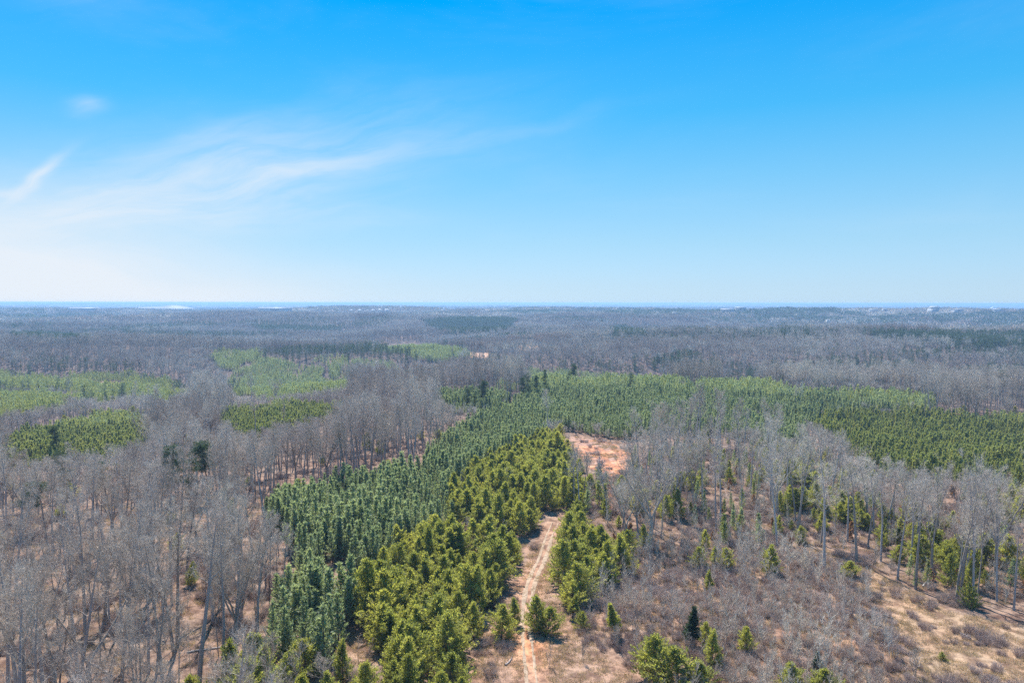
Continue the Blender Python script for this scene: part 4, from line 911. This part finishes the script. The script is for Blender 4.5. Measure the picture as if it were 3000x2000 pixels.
# ------------------------------------------------------------------ ground
def terrain():
    a = np.concatenate([np.radians(np.linspace(-48, 48, 520)), np.radians(np.linspace(52, 308, 66))])
    r = np.concatenate([np.linspace(2, 60, 12)[:-1], 60 * np.exp(np.linspace(0, math.log(60000 / 60), 620))])
    A, Rr = np.meshgrid(a, r); X = Rr * np.sin(A); Y = Rr * np.cos(A); Z = height(X, Y)
    nr, na = X.shape; V = np.stack([X, Y, Z], -1).reshape(-1, 3)
    i = np.arange(nr - 1)[:, None] * na + np.arange(na)[None]; j = np.arange(nr - 1)[:, None] * na + (np.arange(na)[None] + 1) % na
    F = np.stack([i, j, j + na, i + na], -1).reshape(-1, 4)
    c = len(V); V = np.concatenate([V, [[0, 0, float(height(0, 0))]]])
    k = np.arange(na); cap = np.stack([np.full(na, c), (k + 1) % na, k], 1)
    me = bpy.data.meshes.new('ground'); me.vertices.add(len(V)); me.vertices.foreach_set('co', V.astype(np.float32).ravel())
    loops = np.concatenate([F[:, ::-1].ravel(), cap[:, [0, 1, 2]].ravel()]).astype(np.int32)
    me.loops.add(len(loops)); me.loops.foreach_set('vertex_index', loops)
    me.polygons.add(len(F) + na); me.polygons.foreach_set('loop_start', np.concatenate([np.arange(len(F)) * 4, len(F) * 4 + np.arange(na) * 3]).astype(np.int32))
    me.polygons.foreach_set('loop_total', np.concatenate([np.full(len(F), 4), np.full(na, 3)]).astype(np.int32)); me.polygons.foreach_set('use_smooth', np.ones(len(F) + na, bool))
    me.update(calc_edges=True)
    # cover: what lies on the ground (litter, straw, bare red earth)
    x, y = V[:, 0], V[:, 1]; d = np.hypot(x, y)
    col = np.tile(np.array([0.175, 0.125, 0.098]), (len(V), 1))
    def lay(mask, c, w=1.0): m = (mask * w)[:, None]; col[:] = col * (1 - m) + np.array(c) * m
    xw, yw = wob(x, y, 1.5, 6)
    lay(any_in(OPEN[3:5] + [OPEN[10]], xw, yw) | inside(SAPL, x, y), (0.235, 0.16, 0.12))
    lay(inside(OPEN[4], xw, yw), (0.25, 0.18, 0.125))
    lay(any_in([OPEN[0], OPEN[1]], xw, yw), (0.40, 0.205, 0.125)); lay(inside(OPEN[0], x, y) & (fbm(x / 9, y / 9, 3, 83) > .1), (0.26, 0.19, 0.16), .8)
    lay(any_in(OPEN[5:10], x, y), (0.42, 0.29, 0.21))
    dt = dist_track(x, y); yt = np.clip((y - 150) / 60, 0, 1)
    lay(dt < 3.4, (0.31, 0.20, 0.14), .6)
    orange = np.exp(-((x - TRK[0, 0]) / 3.0) ** 2 - ((y - ground_at(1222, 1490)[1]) / 7.0) ** 2); lay(orange, (0.46, 0.24, 0.13), .8)
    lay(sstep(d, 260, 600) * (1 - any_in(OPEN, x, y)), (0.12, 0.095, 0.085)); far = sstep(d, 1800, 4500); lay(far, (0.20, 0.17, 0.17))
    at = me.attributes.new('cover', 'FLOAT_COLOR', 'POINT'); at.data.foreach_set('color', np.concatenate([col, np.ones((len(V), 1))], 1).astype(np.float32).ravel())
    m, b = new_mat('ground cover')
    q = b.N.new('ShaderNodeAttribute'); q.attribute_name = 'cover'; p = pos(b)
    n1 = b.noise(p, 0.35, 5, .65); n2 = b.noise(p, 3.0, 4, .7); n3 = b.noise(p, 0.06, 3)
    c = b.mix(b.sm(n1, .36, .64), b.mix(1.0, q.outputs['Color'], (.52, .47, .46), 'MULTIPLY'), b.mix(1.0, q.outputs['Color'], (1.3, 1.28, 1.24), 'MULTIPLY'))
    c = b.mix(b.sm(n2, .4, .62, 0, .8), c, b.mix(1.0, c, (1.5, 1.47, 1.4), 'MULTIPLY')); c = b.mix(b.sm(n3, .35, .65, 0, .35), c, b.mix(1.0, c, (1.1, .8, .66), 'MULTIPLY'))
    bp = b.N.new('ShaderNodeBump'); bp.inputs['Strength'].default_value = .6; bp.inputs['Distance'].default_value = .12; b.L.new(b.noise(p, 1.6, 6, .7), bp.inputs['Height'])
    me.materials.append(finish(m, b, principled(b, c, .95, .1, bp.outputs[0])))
    o = link('ground', me); tag(o, kind='structure')
terrain()

# the two wheel ruts: strips of pale bare earth pressed into the grass, with raised crumbs at the edge
def ruts():
    m, b = new_mat('pale rut earth'); p = pos(b)
    c = b.mix(b.sm(b.noise(p, 1.1, 5, .7), .3, .7), (0.26, .185, .13), (.44, .33, .235))
    bp = b.N.new('ShaderNodeBump'); bp.inputs['Strength'].default_value = .5; bp.inputs['Distance'].default_value = .05; b.L.new(b.noise(p, 6, 4), bp.inputs['Height'])
    mat = finish(m, b, principled(b, c, .95, .1, bp.outputs[0]))
    root = bpy.data.objects.new('dirt_track', None); COL.objects.link(root); tag(root, kind='structure')
    t = np.gradient(TRK, axis=0); t /= np.linalg.norm(t, axis=1)[:, None]; nrm = np.stack([t[:, 1], -t[:, 0]], 1)
    r = np.random.default_rng(3)
    for sgn in (-1, 1):
        me = Mesh(); rows = []
        Pc = TRK[4:-8] + nrm[4:-8] * (sgn * .85); n = len(Pc); s = np.arange(n)
        wid = .40 + .15 * fbm(s / 6.0, s * 0 + sgn * 3, 3); wid = np.maximum(wid, .04) * np.clip((n - s) / 25, .3, 1) * (.5 + .5 * sstep(s, 14, 30))
        prof = [(-1.25, .0), (-.8, .05), (0, .02), (.8, .05), (1.25, .0)]
        V = []
        for k in range(n):
            for u, dz in prof:
                q = Pc[k] + nrm[4 + k] * (u * wid[k] + r.normal() * .04); V.append((q[0], q[1], float(height(q[0], q[1])) + dz + .03))
        F = []
        for k in range(n - 1):
            for j in range(4): a0 = k * 5 + j; F += [(a0, a0 + 1, a0 + 6), (a0, a0 + 6, a0 + 5)]
        me.add(V, F); link('wheel_rut', me.data('wheel rut', mat, True), root)
ruts()

# ------------------------------------------------------------------ far buildings, tanks and towers
white = plain('white painted metal', (.36, .37, .38)); wallm = plain('cream siding', (.62, .58, .50)); yel = plain('yellow siding', (.70, .60, .32)); greyroof = plain('grey shingles', (.34, .34, .36)); darkm = plain('dark opening', (.05, .05, .06)); steel = plain('pale blue steel', (.62, .70, .75))
tanearth = plain('bare tan earth', (.20, .16, .12))
def building(px, py, w, dpt, h, roofm, wm, label, up=0.0, turn=0.0, group=None, name='farm_building'):
    x, y = ground_at(px, py, up); z = float(height(x, y)) + (up if up else 0)
    e = bpy.data.objects.new(name, None); COL.objects.link(e); e.location = (x, y, z - .3); e.rotation_euler = (0, 0, turn); tag(e, label, 'building', group)
    m = Mesh(); m.box(-w / 2, w / 2, -dpt / 2, dpt / 2, -up, h); link('wall', m.data('wall', wm), e)
    m = Mesh(); rz = h + dpt * .22; o = .4
    a = [(-w / 2 - o, -dpt / 2 - o, h + .01), (w / 2 + o, -dpt / 2 - o, h + .01), (w / 2 + o, dpt / 2 + o, h + .01), (-w / 2 - o, dpt / 2 + o, h + .01), (-w / 2 - o, 0, rz), (w / 2 + o, 0, rz)]
    m.add(a, [(0, 1, 5), (0, 5, 4), (2, 3, 4), (2, 4, 5), (0, 4, 3), (1, 2, 5), (0, 2, 1), (0, 3, 2)]); link('roof', m.data('roof', roofm), e)
    m = Mesh(); m.box(-w * .12, w * .12, -dpt / 2 - .05, -dpt / 2 - .01, 0, h * .75); link('door', m.data('door', darkm), e)
    for sx in (-.3, .3):
        m = Mesh(); m.box(w * sx - .8, w * sx + .8, -dpt / 2 - .05, -dpt / 2 - .01, h * .4, h * .75); link('window', m.data('window', darkm), e)
    return e
building(1047, 781, 21, 12, 4.5, white, wallm, 'white roofed barn in the clearing of the far grey woods', 0, .1)
building(1179, 731, 30, 12, 6, white, wallm, 'white farm building on the far ridge above the dark pines', 8, .0)
building(1261, 731, 42, 12, 6, white, yel, 'long yellowish building on the far ridge right of the white one', 8, .0)
building(510, 764, 15, 10, 9, white, wallm, 'small white house in the dark pines of the far left ridge', 8, .2)
building(1902, 738, 14, 9, 4, white, wallm, 'white shed among the blue grey hills', 12, .2)
building(1700, 712, 40, 24, 8, white, white, 'pale long roof in the haze of the second ridge', 14)
building(1670, 716, 50, 24, 8, white, white, 'long flat shed left of the pale roof in the haze', 14)
building(2005, 717, 30, 24, 8, white, white, 'hazy white shed far off in the middle of the blue ridges', 14)
building(2144, 717, 26, 40, 16, white, white, 'bright white shed on the last dark ridge', 14)
building(193, 713, 150, 40, 7, white, white, 'very long white warehouse below the left horizon', 16, 0, None, 'warehouse')
building(633, 714, 170, 40, 7, white, white, 'long pale warehouse under the gap in the horizon', 16, 0, None, 'warehouse')
building(2200, 715, 34, 18, 6, greyroof, white, 'grey roofed shed near the far water tower', 14)
building(2290, 716, 28, 24, 8, white, white, 'white shed right beside the far water tower', 14)
R9 = random.Random(4)
for k in range(7):
    px = R9.choice([R9.uniform(1500, 2330), R9.uniform(1500, 2330), R9.uniform(900, 1500), R9.uniform(560, 800)])
    building(px, R9.uniform(709, 724), R9.uniform(14, 24), 12, 5, white, white, 'tiny white building lost in the blue hazy hills', 15, R9.uniform(-.4, .4), 'tiny far buildings')
def lathe(m, prof, n=20, c=(0, 0)):
    a = np.arange(n) * 2 * math.pi / n
    V = [(c[0] + r_ * math.cos(q), c[1] + r_ * math.sin(q), z) for r_, z in prof for q in a]
    F = []
    for i in range(len(prof) - 1):
        for k in range(n): p, q = i * n + k, i * n + (k + 1) % n; F += [(p, q, q + n), (p, q + n, p + n)]
    m.add(V, F)
for k, (px, s) in enumerate(((807, .8), (826, .8), (845, .6), (857, .9), (872, 1.0), (888, 1.0))):
    x, y = ground_at(px, 713, 14); z = float(height(x, y)) + 12
    e = bpy.data.objects.new('storage_dome', None); COL.objects.link(e); e.location = (x, y, z)
    tag(e, ['first', 'second', 'third', 'fourth', 'fifth', 'last'][k] + ' white dome from the left in the row of far storage domes', 'storage dome', 'row of far white domes')
    D = math.hypot(x, y); R_ = 6.0 * s / 1568 * D
    m = Mesh(); lathe(m, [(R_, -14), (R_, R_ * .25)]); link('wall', m.data('wall', white, True), e)
    m = Mesh(); lathe(m, [(R_ * 1.02, R_ * .25), (R_ * .8, R_ * .48), (R_ * .4, R_ * .66), (.05, R_ * .72)]); link('dome_roof', m.data('dome roof', white, True), e)
def tower(px, py, label, k=1.0):
    x, y = ground_at(px, py, 16); z = float(height(x, y)); s = math.hypot(x, y) / 1568 * k
    e = bpy.data.objects.new('water_tower', None); COL.objects.link(e); e.location = (x, y, z); tag(e, label, 'water tower')
    top = max(26, 18 + 3 * s)
    top = min(top, 56 - z)
    m = Mesh(); lathe(m, [(.05, top - 3 * s), (2.2 * s, top - 2.2 * s), (3.2 * s, top - .8 * s), (2.6 * s, top + .6 * s), (.05, top + 1.5 * s)]); link('tank', m.data('tank', steel, True), e)
    for q in range(4):
        a = q * math.pi / 2 + .6; m = Mesh(); m.tube([(2.3 * s * math.cos(a), 2.3 * s * math.sin(a), -1), (1.9 * s * math.cos(a), 1.9 * s * math.sin(a), top - 1.6 * s)], [.25 * s, .25 * s], 5); link('leg', m.data('leg', steel), e)
tower(921, 709, 'pale water tower on the horizon right of the white domes'); tower(1020, 713, 'smaller pale water tower on the dark far ridge', .9); tower(2280, 713, 'white water tower in the haze over the far right ridge', 1.1)

# the bare landfill mound near the horizon
def mound():
    x0, y0 = ground_at(375, 711, 12); D = math.hypot(x0, y0); k = D / 1568
    m = Mesh(); nu, nv = 40, 14; V = []
    r = np.random.default_rng(9)
    for j in range(nv):
        for i in range(nu):
            u = -1 + 2 * i / (nu - 1); v = -1 + 2 * j / (nv - 1)
            hgt = max(0, 1 - abs(u + .25 * (u < 0)) ** 2.2) * max(0, 1 - v * v) * (0.55 + .45 * math.exp(-((u - .45) / .35) ** 2))
            V.append((u * 66 * k, v * 40 * k, -2 + hgt * 10.5 * k + r.normal() * .3))
    F = [f for j in range(nv - 1) for i in range(nu - 1) for f in ((j * nu + i, j * nu + i + 1, (j + 1) * nu + i + 1), (j * nu + i, (j + 1) * nu + i + 1, (j + 1) * nu + i))]
    m.add(V, F); o = link('earth_mound', m.data('earth mound', tanearth, True)); z = float(height(x0, y0)) + 14
    o.location = (x0, y0, min(z, 60 - 8.5 * k)); tag(o, kind='structure')
mound()

# ------------------------------------------------------------------ air
m = Mesh(); m.box(-70000, 70000, -70000, 70000, -90, 67.5)
hz = link('haze', m.data('haze', None)); tag(hz, 'thin blue haze over the whole landscape', None, None, 'stuff')
hm = bpy.data.materials.new('haze'); hm.use_nodes = True; t = hm.node_tree
for n_ in list(t.nodes): t.nodes.remove(n_)
o_ = t.nodes.new('ShaderNodeOutputMaterial'); v_ = t.nodes.new('ShaderNodeVolumePrincipled')
v_.inputs['Color'].default_value = (.38, .64, 1.0, 1); v_.inputs['Density'].default_value = 1.3e-4; v_.inputs['Anisotropy'].default_value = .2
t.links.new(v_.outputs[0], o_.inputs['Volume']); hz.data.materials.append(hm)
print('objects', len(S.objects))
